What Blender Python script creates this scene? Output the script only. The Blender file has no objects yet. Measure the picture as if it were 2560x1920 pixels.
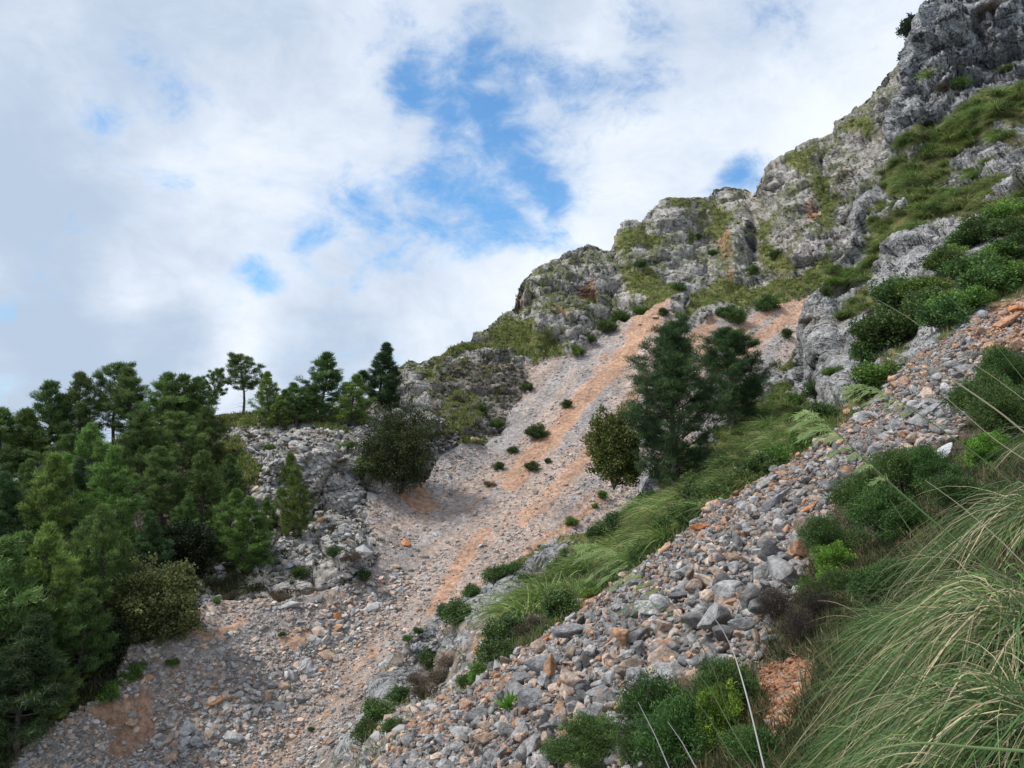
import bpy, math, random, bmesh
import numpy as np
random.seed(7); rng = np.random.default_rng(7)
SC = bpy.context.scene; COL = SC.collection

# ------------------------------------------------------------------ camera
F = 773.0; PITCH = math.radians(5.0)
cam = bpy.data.cameras.new('camera'); camo = bpy.data.objects.new('camera', cam); COL.objects.link(camo)
cam.sensor_width = 36; cam.lens = F/1024*36; cam.clip_start = 0.05; cam.clip_end = 3000
camo.location = (0, 0, 0); camo.rotation_euler = (math.pi/2 + PITCH, 0, 0); SC.camera = camo
FWD = np.array([0, math.cos(PITCH), math.sin(PITCH)]); UP = np.array([0, -math.sin(PITCH), math.cos(PITCH)]); RT = np.array([1., 0, 0])
def ray(x, y):
    x = np.asarray(x, float); y = np.asarray(y, float)
    return FWD + ((x-512)/F)[..., None]*RT + ((384-y)/F)[..., None]*UP
def unit(v): return v/np.maximum(np.linalg.norm(v, axis=-1, keepdims=True), 1e-9)

# ------------------------------------------------------------------ light and sky
SC.view_settings.view_transform = 'Standard'; SC.view_settings.look = 'None'
SC.view_settings.exposure = 0.2; SC.view_settings.gamma = 1.0
SUN_EL, SUN_AZ = math.radians(54), math.radians(-98)      # azimuth measured from +Y towards +X
sl = bpy.data.lights.new('sun', 'SUN'); sl.energy = 3.0; sl.angle = math.radians(10); sl.color = (1, .95, .88)
so = bpy.data.objects.new('sun', sl); COL.objects.link(so)
so.rotation_euler = (math.pi/2-SUN_EL, 0, -SUN_AZ+math.pi)
# a sun lamp shines along -Z: point it from the (az, el) direction
from mathutils import Vector
sd = Vector((math.sin(SUN_AZ)*math.cos(SUN_EL), math.cos(SUN_AZ)*math.cos(SUN_EL), math.sin(SUN_EL)))
so.rotation_euler = (-sd).to_track_quat('-Z', 'Y').to_euler()

class NT:
    def __init__(s, tree): s.t = tree; s.n = tree.nodes; s.l = tree.links
    def new(s, k, **kw):
        n = s.n.new(k)
        for a, v in kw.items(): setattr(n, a, v)
        return n
    def put(s, sock, v):
        if isinstance(v, bpy.types.NodeSocket): s.l.new(v, sock)
        elif v is not None: sock.default_value = v
    def math(s, op, a, b=None, clamp=False):
        n = s.new('ShaderNodeMath', operation=op, use_clamp=clamp); s.put(n.inputs[0], a)
        if b is not None: s.put(n.inputs[1], b)
        return n.outputs[0]
    def mix(s, f, a, b, mode='MIX'):
        n = s.new('ShaderNodeMix', data_type='RGBA', blend_type=mode, clamp_factor=True)
        s.put(n.inputs[0], f); s.put(n.inputs[6], a); s.put(n.inputs[7], b); return n.outputs[2]
    def noise(s, vec, scale, detail=6, rough=.55, dist=0.):
        n = s.new('ShaderNodeTexNoise'); s.put(n.inputs['Vector'], vec)
        n.inputs['Scale'].default_value = scale; n.inputs['Detail'].default_value = detail
        n.inputs['Roughness'].default_value = rough; n.inputs['Distortion'].default_value = dist
        return n.outputs['Fac']
    def ramp(s, v, a, b, x=0., y=1.):
        n = s.new('ShaderNodeMapRange', interpolation_type='SMOOTHSTEP'); s.put(n.inputs[0], v)
        for i, q in enumerate((a, b, x, y)): n.inputs[i+1].default_value = q
        return n.outputs[0]

w = bpy.data.worlds.new('World'); SC.world = w; w.use_nodes = True
N = NT(w.node_tree); N.n.clear()
sky = N.new('ShaderNodeTexSky', sky_type='NISHITA'); sky.sun_disc = False; sky.sun_elevation = SUN_EL; sky.sun_rotation = SUN_AZ
sky.air_density = 1.0; sky.dust_density = .3; sky.ozone_density = 3.0
tc = N.new('ShaderNodeTexCoord').outputs['Generated']
def blobs(lst):
    tot = None
    for (x, y, r, a) in lst:
        d = unit(ray(x, y)); n = N.new('ShaderNodeVectorMath', operation='DISTANCE')
        N.put(n.inputs[0], warped); n.inputs[1].default_value = tuple(d)
        v = N.ramp(n.outputs['Value'], 0, r/F, a, 0)
        tot = v if tot is None else N.math('ADD', tot, v)
    return tot
mp = N.new('ShaderNodeMapping'); N.put(mp.inputs[0], tc); mp.inputs['Scale'].default_value = (1, 1, 1.5)
wn = N.new('ShaderNodeTexNoise'); N.put(wn.inputs['Vector'], tc); wn.inputs['Scale'].default_value = 7; wn.inputs['Detail'].default_value = 5
wv = N.new('ShaderNodeVectorMath', operation='MULTIPLY_ADD'); N.put(wv.inputs[0], wn.outputs['Color'])
wv.inputs[1].default_value = (.12, .12, .12)
wo = N.new('ShaderNodeVectorMath', operation='ADD'); N.put(wo.inputs[0], tc); wo.inputs[1].default_value = (-.06, -.06, -.06)
N.put(wv.inputs[2], wo.outputs[0]); warped = wv.outputs[0]
gaps = blobs([(505, 118, 36, .5), (520, 165, 36, .5), (545, 190, 28, .4), (390, 72, 40, .55), (405, 60, 34, .3), (455, 80, 75, .34), (500, 50, 60, .34), (440, 150, 90, .32), (500, 235, 60, .3), (480, 130, 190, .30), (540, 190, 110, .2), (400, 230, 120, .22), (660, 60, 90, .22), (330, 230, 110, .16), (250, 260, 80, .14), (130, 110, 90, .14), (560, 100, 70, .3), (610, 60, 90, .22),
              (310, 240, 36, .34), (355, 215, 40, .36), (335, 228, 90, .2), (238, 276, 24, .36), (260, 280, 24, .3), (100, 115, 36, .36), (185, 88, 36, .26), (160, 178, 28, .24), (190, 190, 26, .2), (735, 180, 32, .75), (760, 188, 20, .4), (715, 176, 24, .4),
              (3, 325, 26, .5), (640, 70, 60, .2), (430, 200, 90, .22), (570, 180, 60, .2),
              (1300, 100, 300, .5), (-400, 250, 220, .4), (300, -500, 260, .5), (900, -900, 400, .4)])
n1 = N.noise(mp.outputs[0], 6.5, 9, .62, .3)
n2 = N.noise(mp.outputs[0], 17, 9, .66, .5)
cv = N.math('ADD', N.math('MULTIPLY', N.math('SUBTRACT', n1, .5), 1.9), N.math('MULTIPLY', N.math('SUBTRACT', n2, .5), 1.5))
blue = N.ramp(N.math('ADD', gaps, N.math('MULTIPLY', cv, .95)), .08, 1.0, 0., .88)
# cloud brightness: brighter billows and greyer banks
br = blobs([(870, 130, 190, .75), (620, 70, 130, .3), (560, 300, 200, .5), (130, 290, 80, .5), (250, 300, 90, .3), (230, 345, 70, .4), (290, 180, 170, .25), (345, 190, 90, .25)])
dk = blobs([(60, 20, 260, .2), (-20, 200, 160, .2), (190, 335, 60, .65), (120, 360, 110, .45), (330, 345, 100, .25), (270, 110, 90, .18), (40, 330, 70, .35), (60, 400, 160, .4)])
n3 = N.noise(mp.outputs[0], 4.2, 8, .58, .5)
lum = N.math('ADD', N.math('SUBTRACT', br, dk), N.math('ADD', N.math('MULTIPLY', N.math('SUBTRACT', n3, .5), 2.1), N.math('MULTIPLY', N.math('SUBTRACT', n2, .5), .8)))
cl = N.mix(N.ramp(lum, -.75, .95), (.44, .54, .68, 1), (.84, .89, .97, 1))
skyc = N.mix(1.0, sky.outputs[0], (.055, .13, .165, 1), 'MULTIPLY')
tot = N.mix(blue, cl, skyc)
bg = N.new('ShaderNodeBackground'); N.put(bg.inputs[0], tot); bg.inputs[1].default_value = 1.0
N.put(N.new('ShaderNodeOutputWorld').inputs[0], bg.outputs[0])

# ------------------------------------------------------------------ noise
def h3(i, j, k, s=0):
    n = (i.astype(np.int64)*374761393 + j.astype(np.int64)*668265263 + k.astype(np.int64)*2147483647 + s*974634777) & 0xffffffff
    n = ((n ^ (n >> 13))*1274126177) & 0xffffffff
    n = ((n ^ (n >> 16))*2246822519) & 0xffffffff
    return ((n ^ (n >> 15)) & 0xffffff)/float(0xffffff)
def vn(P, s=0):
    I = np.floor(P); f = P-I; f = f*f*(3-2*f); I = I.astype(np.int64); o = 0
    for a in (0, 1):
        for b in (0, 1):
            for c in (0, 1):
                wgt = (f[:, 0] if a else 1-f[:, 0])*(f[:, 1] if b else 1-f[:, 1])*(f[:, 2] if c else 1-f[:, 2])
                o = o + wgt*h3(I[:, 0]+a, I[:, 1]+b, I[:, 2]+c, s)
    return o*2-1
def fbm(P, scale, oct=4, rough=.5, s=0):
    o = 0; a = 1; t = 0; Q = P/scale
    for i in range(oct): o = o+a*vn(Q, s+i); t += a; a *= rough; Q = Q*2.03+11.7
    return o/t
def facet(P, scale, s=0, aniso=None):
    """broken rock: every cell a tilted block; returns height in units of scale, and distance to the cell edge"""
    Q = P if aniso is None else P@aniso.T
    Q = Q/scale; B = np.floor(Q-.5).astype(np.int64); n = len(Q)
    F1 = np.full(n, 9.); F2 = np.full(n, 9.); H = np.zeros(n)
    for a in (0, 1):
        for b in (0, 1):
            for c in (0, 1):
                i, j, k = B[:, 0]+a, B[:, 1]+b, B[:, 2]+c
                hx, hy, hz = h3(i, j, k, s+1), h3(i, j, k, s+2), h3(i, j, k, s+3)
                dx = Q[:, 0]-(i+.5+.8*(hx-.5)); dy = Q[:, 1]-(j+.5+.8*(hy-.5)); dz = Q[:, 2]-(k+.5+.8*(hz-.5))
                d = np.sqrt(dx*dx+dy*dy+dz*dz)
                hh = (h3(i, j, k, s+4)-.5)*.8 + dx*(hy-.5)*1.3 + dy*(hz-.5)*1.3 + dz*(hx-.5)*1.3
                nw = d < F1
                F2 = np.where(nw, F1, np.minimum(F2, d)); H = np.where(nw, hh, H); F1 = np.where(nw, d, F1)
    return H, F2-F1
def sstep(a, b, x): t = np.clip((x-a)/(b-a), 0, 1); return t*t*(3-2*t)

# ------------------------------------------------------------------ mesh helpers
def mesh_np(name, V, T, mat=None, col=None, smooth=False, mats=None):
    V = np.asarray(V, np.float32); T = np.asarray(T, np.int32); k = T.shape[1]; n = len(T)
    me = bpy.data.meshes.new(name); me.vertices.add(len(V)); me.vertices.foreach_set('co', V.ravel())
    me.loops.add(n*k); me.loops.foreach_set('vertex_index', T.ravel())
    me.polygons.add(n); me.polygons.foreach_set('loop_start', np.arange(n, dtype=np.int32)*k)
    me.polygons.foreach_set('loop_total', np.full(n, k, np.int32))
    me.polygons.foreach_set('use_smooth', np.full(n, smooth))
    me.update(calc_edges=True)
    if col is not None:
        c = np.ones((len(V), 4), np.float32); c[:, :3] = col
        at = me.color_attributes.new('Col', 'FLOAT_COLOR', 'POINT'); at.data.foreach_set('color', c.ravel())
    if mat: me.materials.append(mat)
    return me
def link(name, me, parent=None, loc=None, rz=0, sc=1):
    o = bpy.data.objects.new(name, me); COL.objects.link(o)
    if parent is not None: o.parent = parent
    if loc is not None: o.location = tuple(loc)
    o.rotation_euler = (0, 0, rz) if not isinstance(rz, tuple) else rz
    o.scale = (sc, sc, sc) if not isinstance(sc, tuple) else sc
    return o
def tag(o, label=None, cat=None, group=None, kind=None):
    if label: o['label'] = label
    if cat: o['category'] = cat
    if group: o['group'] = group
    if kind: o['kind'] = kind
    return o
def merge(parts):
    """[(V,T,C)] -> one"""
    V, T, C, n = [], [], [], 0
    for v, t, c in parts: V.append(v); T.append(t+n); C.append(np.broadcast_to(c, (len(v), 3))); n += len(v)
    return np.concatenate(V), np.concatenate(T), np.concatenate(C)

# ------------------------------------------------------------------ materials
def material(name, rough=.9, bumps=(), var=(), spec=.25, trans=0., objvar=0., tint=None, obj_coord=False, cracks=()):
    m = bpy.data.materials.new(name); m.use_nodes = True; M = NT(m.node_tree); bs = M.n['Principled BSDF']
    co = M.new('ShaderNodeTexCoord').outputs['Object'] if obj_coord else M.new('ShaderNodeNewGeometry').outputs['Position']
    c = M.new('ShaderNodeAttribute', attribute_name='Col').outputs['Color'] if tint is None else None
    if tint is not None:
        rgb = M.new('ShaderNodeRGB'); rgb.outputs[0].default_value = (*tint, 1); c = rgb.outputs[0]
    for sc, lo, hi in var:
        v = M.ramp(M.noise(co, sc, 6, .6), .3, .7, lo, hi)
        cc = M.new('ShaderNodeCombineColor'); [M.put(cc.inputs[i], v) for i in range(3)]
        c = M.mix(1., c, cc.outputs[0], 'MULTIPLY')
    if objvar:
        r = M.new('ShaderNodeObjectInfo').outputs['Random']; hs = M.new('ShaderNodeHueSaturation')
        M.put(hs.inputs['Hue'], M.ramp(r, 0, 1, .5-.03*objvar, .5+.02*objvar))
        r2 = M.math('FRACT', M.math('MULTIPLY', r, 7.13)); M.put(hs.inputs['Value'], M.ramp(r2, 0, 1, 1-.3*objvar, 1+.3*objvar))
        M.put(hs.inputs['Color'], c); c = hs.outputs[0]
    rk_ = M.new('ShaderNodeAttribute', attribute_name='rock').outputs['Fac'] if cracks else None; crk = None
    for sc, wd, sy, amt in cracks:      # thin dark joints: the zero lines of a stretched noise
        mpn = M.new('ShaderNodeMapping'); M.put(mpn.inputs[0], co); mpn.inputs['Rotation'].default_value = (.3, .5, .4+sc); mpn.inputs['Scale'].default_value = (1, 1, sy)
        v = M.math('ABSOLUTE', M.math('SUBTRACT', M.noise(mpn.outputs[0], sc, 5, .55, .6), .5)); v = M.ramp(v, 0, wd, 1, 0); v = M.math('MULTIPLY', v, rk_)
        c = M.mix(M.math('MULTIPLY', v, amt), c, (.045, .045, .045, 1)); crk = v if crk is None else M.math('ADD', crk, v)
    M.put(bs.inputs['Base Color'], c); bs.inputs['Roughness'].default_value = rough
    bs.inputs['Specular IOR Level'].default_value = spec
    nrm = None
    if cracks:
        b = M.new('ShaderNodeBump', invert=True); b.inputs['Distance'].default_value = bumps[0][2]; M.put(b.inputs['Height'], crk); nrm = b.outputs[0]
    for kind, sc, dist in bumps:
        if kind == 'n': hgt = M.noise(co, sc, 7, .65, .2)
        elif kind == 'p':
            vt = M.new('ShaderNodeTexVoronoi', feature='F1'); M.put(vt.inputs['Vector'], co); vt.inputs['Scale'].default_value = sc
            hgt = M.math('SUBTRACT', 1., vt.outputs['Distance'])
        else:
            vt = M.new('ShaderNodeTexVoronoi', feature='DISTANCE_TO_EDGE'); M.put(vt.inputs['Vector'], co); vt.inputs['Scale'].default_value = sc
            hgt = M.ramp(vt.outputs['Distance'], 0, .12)
        b = M.new('ShaderNodeBump'); b.inputs['Distance'].default_value = dist; M.put(b.inputs['Height'], hgt)
        if nrm is not None: M.put(b.inputs['Normal'], nrm)
        nrm = b.outputs[0]
    if nrm is not None: M.put(bs.inputs['Normal'], nrm)
    if trans:
        tr = M.new('ShaderNodeBsdfTranslucent'); M.put(tr.inputs[0], c)
        mx = M.new('ShaderNodeMixShader'); mx.inputs[0].default_value = trans
        M.put(mx.inputs[1], bs.outputs[0]); M.put(mx.inputs[2], tr.outputs[0]); M.put(M.n['Material Output'].inputs[0], mx.outputs[0])
    return m
M_FAR = material('far_slope', .95, [('n', .7, .6), ('n', 3., .3)], [(.35, .8, 1.2), (2.5, .68, 1.32)], cracks=[(.10, .010, 2.6, .7), (.32, .013, 2.6, .55)])
M_MID = material('spur_rock', .92, [('n', 1.6, .28), ('n', 7., .1)], [(.8, .72, 1.22), (6, .68, 1.32)], cracks=[(.22, .012, 2.6, .8), (.7, .014, 2.4, .6), (2.6, .02, 1.8, .3)])
M_NEAR = material('near_ground', .95, [('p', 28, .03), ('n', 40, .02)], [(3, .7, 1.2), (30, .65, 1.3)])
M_STONE = material('near_stone', .9, [('n', 9, .05), ('n', 50, .01)], [(5, .65, 1.25), (26, .68, 1.35)], obj_coord=False)
M_STONEF = material('far_stone', .95, [], [(2.0, .8, 1.2)])
M_LEAF = material('leaf', .55, [], [], spec=.3, trans=.25, objvar=.6)
M_LEAFN = material('leaf_plain', .6, [], [], spec=.25, trans=.25)
M_BARK = material('bark', .95, [('n', 14, .05)], [(6, .6, 1.3)], tint=(.13, .11, .095), obj_coord=True)
M_TWIG = material('dead_twig', .9, [], [(6, .8, 1.2)], tint=(.42, .39, .35), obj_coord=True)

# ------------------------------------------------------------------ terrain sheets
def tps(pts, lam=1e-4):
    p = np.array(pts, float); X = p[:, :2]/500; y = 1/p[:, 2]; n = len(X)
    d = np.linalg.norm(X[:, None]-X[None], axis=2); K = np.where(d > 0, d*d*np.log(d+1e-12), 0)+lam*np.eye(n)
    Pm = np.c_[np.ones(n), X]; A = np.zeros((n+3, n+3)); A[:n, :n] = K; A[:n, n:] = Pm; A[n:, :n] = Pm.T
    cf = np.linalg.solve(A, np.r_[y, 0, 0, 0])
    def f(x, yv):
        x = np.asarray(x, float)/500; yv = np.asarray(yv, float)/500; o = cf[n]+cf[n+1]*x+cf[n+2]*yv
        for i in range(n):
            r2 = (x-X[i, 0])**2+(yv-X[i, 1])**2; o = o+cf[i]*.5*r2*np.log(r2+1e-12)
        return o
    return f
class Sheet:
    def __init__(s, pts, sil, x0, x1, dx, nrow, ybot, wmin, wmax, back, nback, power=1., k=0.):
        s.f = tps(pts); s.x0, s.dx = x0, dx; xs = np.arange(x0, x1, dx); s.xs = xs; s.nx = len(xs); s.nr = nrow
        sp = np.array(sil, float); s.k = k; us = sp[:, 0]+k*(ybot-sp[:, 1]); s.sl = sp[np.argsort(sp[:, 0], kind='stable')]; s.ys = np.interp(xs, us, sp[:, 1]); s.yb = np.full(len(xs), float(ybot)); s.pw = power
        t = np.linspace(0, 1, nrow)**power
        s.PX = np.repeat(xs[None], nrow, 0); s.PY = s.yb+(s.ys-s.yb)*t[:, None]; s.PX = s.PX-k*(ybot-s.PY)
        D = 1/np.clip(s.f(s.PX, s.PY), wmin, wmax); s.P = ray(s.PX, s.PY)*D[..., None]
        q = np.arange(1, nback+1)[:, None, None]/nback
        L = back[3]; bd = np.array(back[:3]); drop = np.array([0, 0, -1.])
        hr = unit(s.P[-1]*np.array([1, 1, 0])); bdv = hr*bd[1]+np.array([bd[0], 0, bd[2]])
        ext = s.P[-1][None] + L*(q**1.5)*bdv[None] + L*(q**2.)*drop*.6
        s.G = np.concatenate([s.P, ext]); s.nrt = len(s.G)
        s.gx = np.concatenate([s.PX, np.repeat(s.PX[-1:], nback, 0)]); s.gy = np.concatenate([s.PY, np.repeat(s.PY[-1:], nback, 0)])
        s.normals()
    def normals(s):
        gu = np.gradient(s.G, axis=1); gv = np.gradient(s.G, axis=0); n = np.cross(gu, gv)
        s.Nn = unit(n)
        tocam = -unit(s.G); s.face = np.clip(np.abs((s.Nn*tocam).sum(-1))*1.9, .22, 1).ravel(); sg = np.sign((s.Nn[:s.nr]*tocam[:s.nr]).sum(-1).mean()); s.Nn = s.Nn*(sg if sg else 1)
    def displace(s, d, v=0.):
        dr = unit(s.Nn*(1-v)-unit(s.G)*v); d = d*s.face if v < .5 else d; s.G = s.G+dr*d.reshape(s.nrt, s.nx)[..., None]
    def flat(s): return s.G.reshape(-1, 3)
    def build(s, name, mat, col, rock=None):
        a = np.arange(s.nrt*s.nx).reshape(s.nrt, s.nx)
        T = np.stack([a[:-1, :-1], a[:-1, 1:], a[1:, 1:], a[1:, :-1]], -1).reshape(-1, 4)
        me = mesh_np(name, s.flat(), T, mat, col, True)
        if rock is not None: at = me.attributes.new('rock', 'FLOAT', 'POINT'); at.data.foreach_set('value', rock.astype(np.float32))
        return link(name, me)
    def at(s, x, y):
        x = np.asarray(x, float); y = np.asarray(y, float); x = x+s.k*(s.yb[0]-y)
        u = np.clip((x-s.x0)/s.dx, 0, s.nx-1.001); i = u.astype(int); fu = u-i
        ys = s.ys[i]*(1-fu)+s.ys[i+1]*fu; t = np.clip((s.yb[0]-y)/(s.yb[0]-ys), 0, 1)**(1/s.pw); v = np.clip(t*(s.nr-1), 0, s.nr-1.001); j = v.astype(int); fv = v-j
        def L(A):
            fu_, fv_ = fu[..., None], fv[..., None]
            return (A[j, i]*(1-fu_)+A[j, i+1]*fu_)*(1-fv_)+(A[j+1, i]*(1-fu_)+A[j+1, i+1]*fu_)*fv_
        return L(s.G), unit(L(s.Nn))
    def sil(s, x): return np.interp(x, s.sl[:, 0], s.sl[:, 1])
def poly(X, Y, pts):
    """signed distance in px (positive inside) to a polygon"""
    p = np.array(pts, float); q = np.roll(p, -1, 0); ins = np.zeros(X.shape, bool); dm = np.full(X.shape, 1e9)
    for (ax, ay), (bx, by) in zip(p, q):
        ex, ey = bx-ax, by-ay; t = np.clip(((X-ax)*ex+(Y-ay)*ey)/(ex*ex+ey*ey+1e-9), 0, 1)
        dm = np.minimum(dm, np.hypot(X-ax-t*ex, Y-ay-t*ey))
        c = ((ay > Y) != (by > Y)) & (X < (bx-ax)*(Y-ay)/(by-ay+1e-12)+ax); ins ^= c
    return np.where(ins, dm, -dm)
def line(X, Y, pts):
    """distance / local half width to a polyline of (x, y, halfwidth)"""
    o = np.full(X.shape, 1e9)
    for (ax, ay, aw), (bx, by, bw) in zip(pts[:-1], pts[1:]):
        ex, ey = bx-ax, by-ay; t = np.clip(((X-ax)*ex+(Y-ay)*ey)/(ex*ex+ey*ey), 0, 1)
        o = np.minimum(o, np.hypot(X-ax-t*ex, Y-ay-t*ey)/(aw+(bw-aw)*t))
    return o
def Z1(l): return [(a*.1989, 320+b*.1989) for a, b in l]     # reading grids of the survey views
def Z2(l): return [(440+a*.1989, 120+b*.1989) for a, b in l]
def Z3(l): return [(360+a/4.148, 360+b/4.148) for a, b in l]
def Z4(l): return [(680+a/4.608, b/4.608) for a, b in l]
def Z5(l): return [(640+a/4.065, 360+b/4.065) for a, b in l]
def Z6(l): return [(a*.1989, 520+b*.1989) for a, b in l]
# ------------------------------------------------------------------ sheet A: the mountain side, its scree, gully and bluff
SILA = [(-700, 530), (-200, 500), (0, 486), (40, 474), (80, 452), (130, 436), (180, 424), (210, 416), (225, 413), (255, 412), (290, 408), (330, 404), (368, 398), (390, 384), (398, 370), (408, 359), (420, 361), (434, 356),
        (440, 356), (454, 345), (462, 340), (471, 339), (474, 331), (488, 328), (500, 317), (513, 307), (516, 296), (520, 283), (530, 273), (551, 262), (567, 252), (587, 244), (599, 247), (609, 250),
        (615, 243), (619, 230), (627, 221), (641, 222), (647, 214), (661, 200), (671, 197), (695, 197), (709, 197), (714, 189), (724, 186), (744, 189), (756, 193), (759, 188), (766, 176), (778, 164), (788, 158),
        (792, 150), (798, 143), (810, 139), (821, 139), (832, 132), (835, 122), (864, 102), (875, 88), (888, 72), (906, 52), (925, 46), (1010, 60)]
PA = [(-150, 820, 34), (-50, 720, 40), (-150, 600, 46), (-150, 500, 70), (130, 768, 44), (130, 880, 38), (300, 768, 46), (300, 880, 40), (500, 768, 52), (500, 880, 46), (700, 700, 58), (900, 600, 75), (800, 450, 92), (950, 400, 115),
      (140, 730, 46), (220, 720, 48), (300, 680, 52), (350, 620, 57), (390, 580, 62), (420, 550, 67), (450, 520, 73), (475, 480, 82), (500, 440, 91), (525, 405, 99),
      (400, 690, 50), (450, 620, 56), (500, 560, 64), (560, 500, 74), (620, 450, 84), (680, 400, 94), (750, 360, 106), (806, 297, 122), (700, 330, 112), (660, 305, 117), (600, 370, 103), (560, 420, 92),
      (640, 560, 68), (720, 500, 80),
      (240, 432, 84), (298, 430, 81), (328, 441, 79), (364, 474, 75), (398, 490, 76), (430, 462, 84), (250, 480, 74), (300, 500, 70), (350, 520, 68), (370, 560, 63), (345, 585, 59), (280, 594, 57), (300, 550, 64), (230, 540, 66),
      (250, 620, 55), (180, 650, 50), (100, 720, 44), (60, 690, 44), (0, 640, 46), (0, 560, 56), (100, 620, 50), (170, 590, 55), (100, 540, 62), (0, 500, 76), (60, 480, 80), (150, 470, 80), (200, 440, 86), (225, 413, 92), (330, 404, 95),
      (380, 395, 96), (410, 360, 104), (440, 400, 96), (470, 430, 90), (440, 430, 87), (454, 345, 110), (488, 328, 116), (520, 283, 127), (567, 252, 136), (599, 247, 142), (520, 340, 113), (560, 345, 111), (600, 330, 117),
      (640, 290, 125), (641, 222, 150), (671, 197, 160), (724, 186, 172), (756, 193, 168), (700, 260, 142), (700, 300, 126), (760, 290, 128), (766, 176, 158), (798, 143, 160), (835, 122, 158), (875, 87, 150), (910, 55, 148), (960, 60, 140), (860, 180, 138), (830, 250, 128), (780, 240, 138), (920, 150, 135), (1000, 110, 140)]
A = Sheet(PA, SILA, -170, 1370, 1.6, 450, 880, 1/260, 1/28, (0., 1, -.15, 45), 26, k=.5)
X, Y = A.gx.ravel(), A.gy.ravel(); P0 = A.flat()
wx = fbm(P0, 3.2, 4, .6, 5)*6; wy = fbm(P0, 3.2, 4, .6, 9)*6; XW, YW = X+wx, Y+wy
scree = poly(XW, YW, [(667, 300), (651, 306), (633, 314), (619, 325), (603, 335), (587, 347), (563, 357), (523, 364), (531, 377), (522, 395), (512, 408), (500, 432), (482, 446), (455, 447), (436, 458), (428, 476),
        (410, 492), (385, 490), (371, 500), (369, 519), (379, 540), (382, 560), (360, 579), (346, 584), (300, 592), (275, 600), (205, 600), (190, 625), (150, 640), (122, 650), (118, 690), (80, 705), (40, 740), (-20, 790), (-60, 900),
        (1010, 900), (1010, 250), (806, 296), (778, 305), (750, 313), (725, 309), (714, 318), (700, 324), (685, 327), (676, 326), (672, 312)])
m_scree = sstep(-2, 2, scree)
grass_l = [Z2([(-40, 1190), (100, 1110), (250, 1105), (330, 1010), (480, 1030), (480, 1100), (600, 1130), (625, 1190), (500, 1205), (400, 1205), (200, 1140), (40, 1200)]),
   Z2([(900, 760), (1100, 770), (1230, 830), (1180, 900), (1080, 925), (960, 860)]), Z2([(1175, 1015), (1240, 870), (1400, 830), (1560, 860), (1820, 760), (1960, 640), (2000, 760), (1840, 890), (1700, 930), (1560, 965), (1380, 930), (1280, 1005)]),
   Z2([(1300, 390), (1420, 450), (1480, 500), (1420, 610), (1330, 570), (1380, 520), (1320, 440)]), Z2([(1590, 470), (1650, 520), (1640, 640), (1790, 690), (1600, 720), (1590, 600)]),
   Z2([(1740, 240), (1820, 180), (1880, 240), (1865, 300), (1770, 275)]), Z2([(1880, 420), (2000, 350), (2010, 400), (1960, 560), (1900, 500)]), Z2([(1240, 560), (1330, 600), (1240, 640)]),
   Z2([(0, 1460), (60, 1360), (150, 1360), (230, 1420), (210, 1530), (60, 1580), (0, 1600)]), Z2([(870, 600), (1050, 560), (1180, 600), (1060, 640), (1000, 620), (930, 720)]),
   Z1([(1110, 480), (1280, 460), (1480, 500), (1740, 520), (1740, 590), (1600, 560), (1480, 510), (1300, 530), (1140, 560)]), Z1([(1120, 640), (1180, 590), (1250, 660), (1310, 740), (1280, 850), (1120, 860), (1060, 800)]),
   Z1([(1050, 850), (1250, 860), (1200, 960), (1060, 980)]), [(448, 465), (462, 440), (482, 440), (478, 462)], Z4([(740, 600), (850, 535), (910, 560), (900, 650), (860, 620)]), Z4([(500, 720), (600, 700), (620, 780), (580, 830), (510, 790)]),
   Z4([(620, 800), (700, 850), (690, 980), (640, 1000), (610, 900)]), Z4([(360, 1000), (420, 1010), (400, 1100), (480, 1170), (520, 1240), (400, 1240), (350, 1120)]), Z2([(1120, 400), (1290, 390), (1260, 440), (1130, 450)])]
gm = np.full(X.shape, -99.)
for g in grass_l: gm = np.maximum(gm, poly(XW, YW, g))
gn = fbm(P0, 5.5, 5, .62, 31); gn2 = fbm(P0, 1.8, 4, .6, 37)
upz = A.Nn.reshape(-1, 3)[:, 2]
m_grass = sstep(-.25, .35, gm*.13+gn*1.1+gn2*.8)*(1-m_scree)*(gm > -60)
m_garr = sstep(-3, 3, poly(XW, YW, Z2([(0, 1230), (200, 1180), (400, 1230), (460, 1330), (430, 1380), (300, 1420), (380, 1480), (420, 1560), (330, 1640), (0, 1660), (-60, 1500)])))*(1-m_scree)
wood = sstep(-3, 3, poly(XW, YW, [(-200, 480), (0, 470), (60, 440), (130, 420), (222, 405), (232, 440), (205, 470), (215, 500), (240, 560), (270, 590), (215, 598), (195, 560), (125, 600), (118, 650), (110, 690), (80, 705), (40, 735), (0, 770), (-200, 900)]))
rockw = np.clip(1-m_scree-.75*m_grass-.6*wood-.5*m_garr, 0, 1)
rockw[A.nr*A.nx:] = np.clip(rockw[A.nr*A.nx:], .5, 1)
bed = np.array([[.7, 0, .5], [0, 1., .2], [-.5, -.2, 1.6]])       # the beds dip towards the gully
Dep = np.linalg.norm(P0, axis=1)
sc = np.clip(Dep/120, .5, 1.2)
fa, ea = facet(P0+fbm(P0, 6, 3, .5, 3)[:, None]*.7, 8., 11, bed); fb, eb = facet(P0+fbm(P0, 2, 3, .5, 4)[:, None]*.25, 3., 21, bed); fc, ec = facet(P0, 1.25, 31, bed)
edge_fade = np.clip((Y-A.sil(X))/14, .35, 1)
rk = fa*2.6*edge_fade+fb*1.25+fc*.55-.6*sstep(.1, 0, eb)-.3*sstep(.13, 0, ec)-1.*sstep(.06, 0, ea)+fbm(P0, 2.2, 4, .5, 51)*.35
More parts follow.
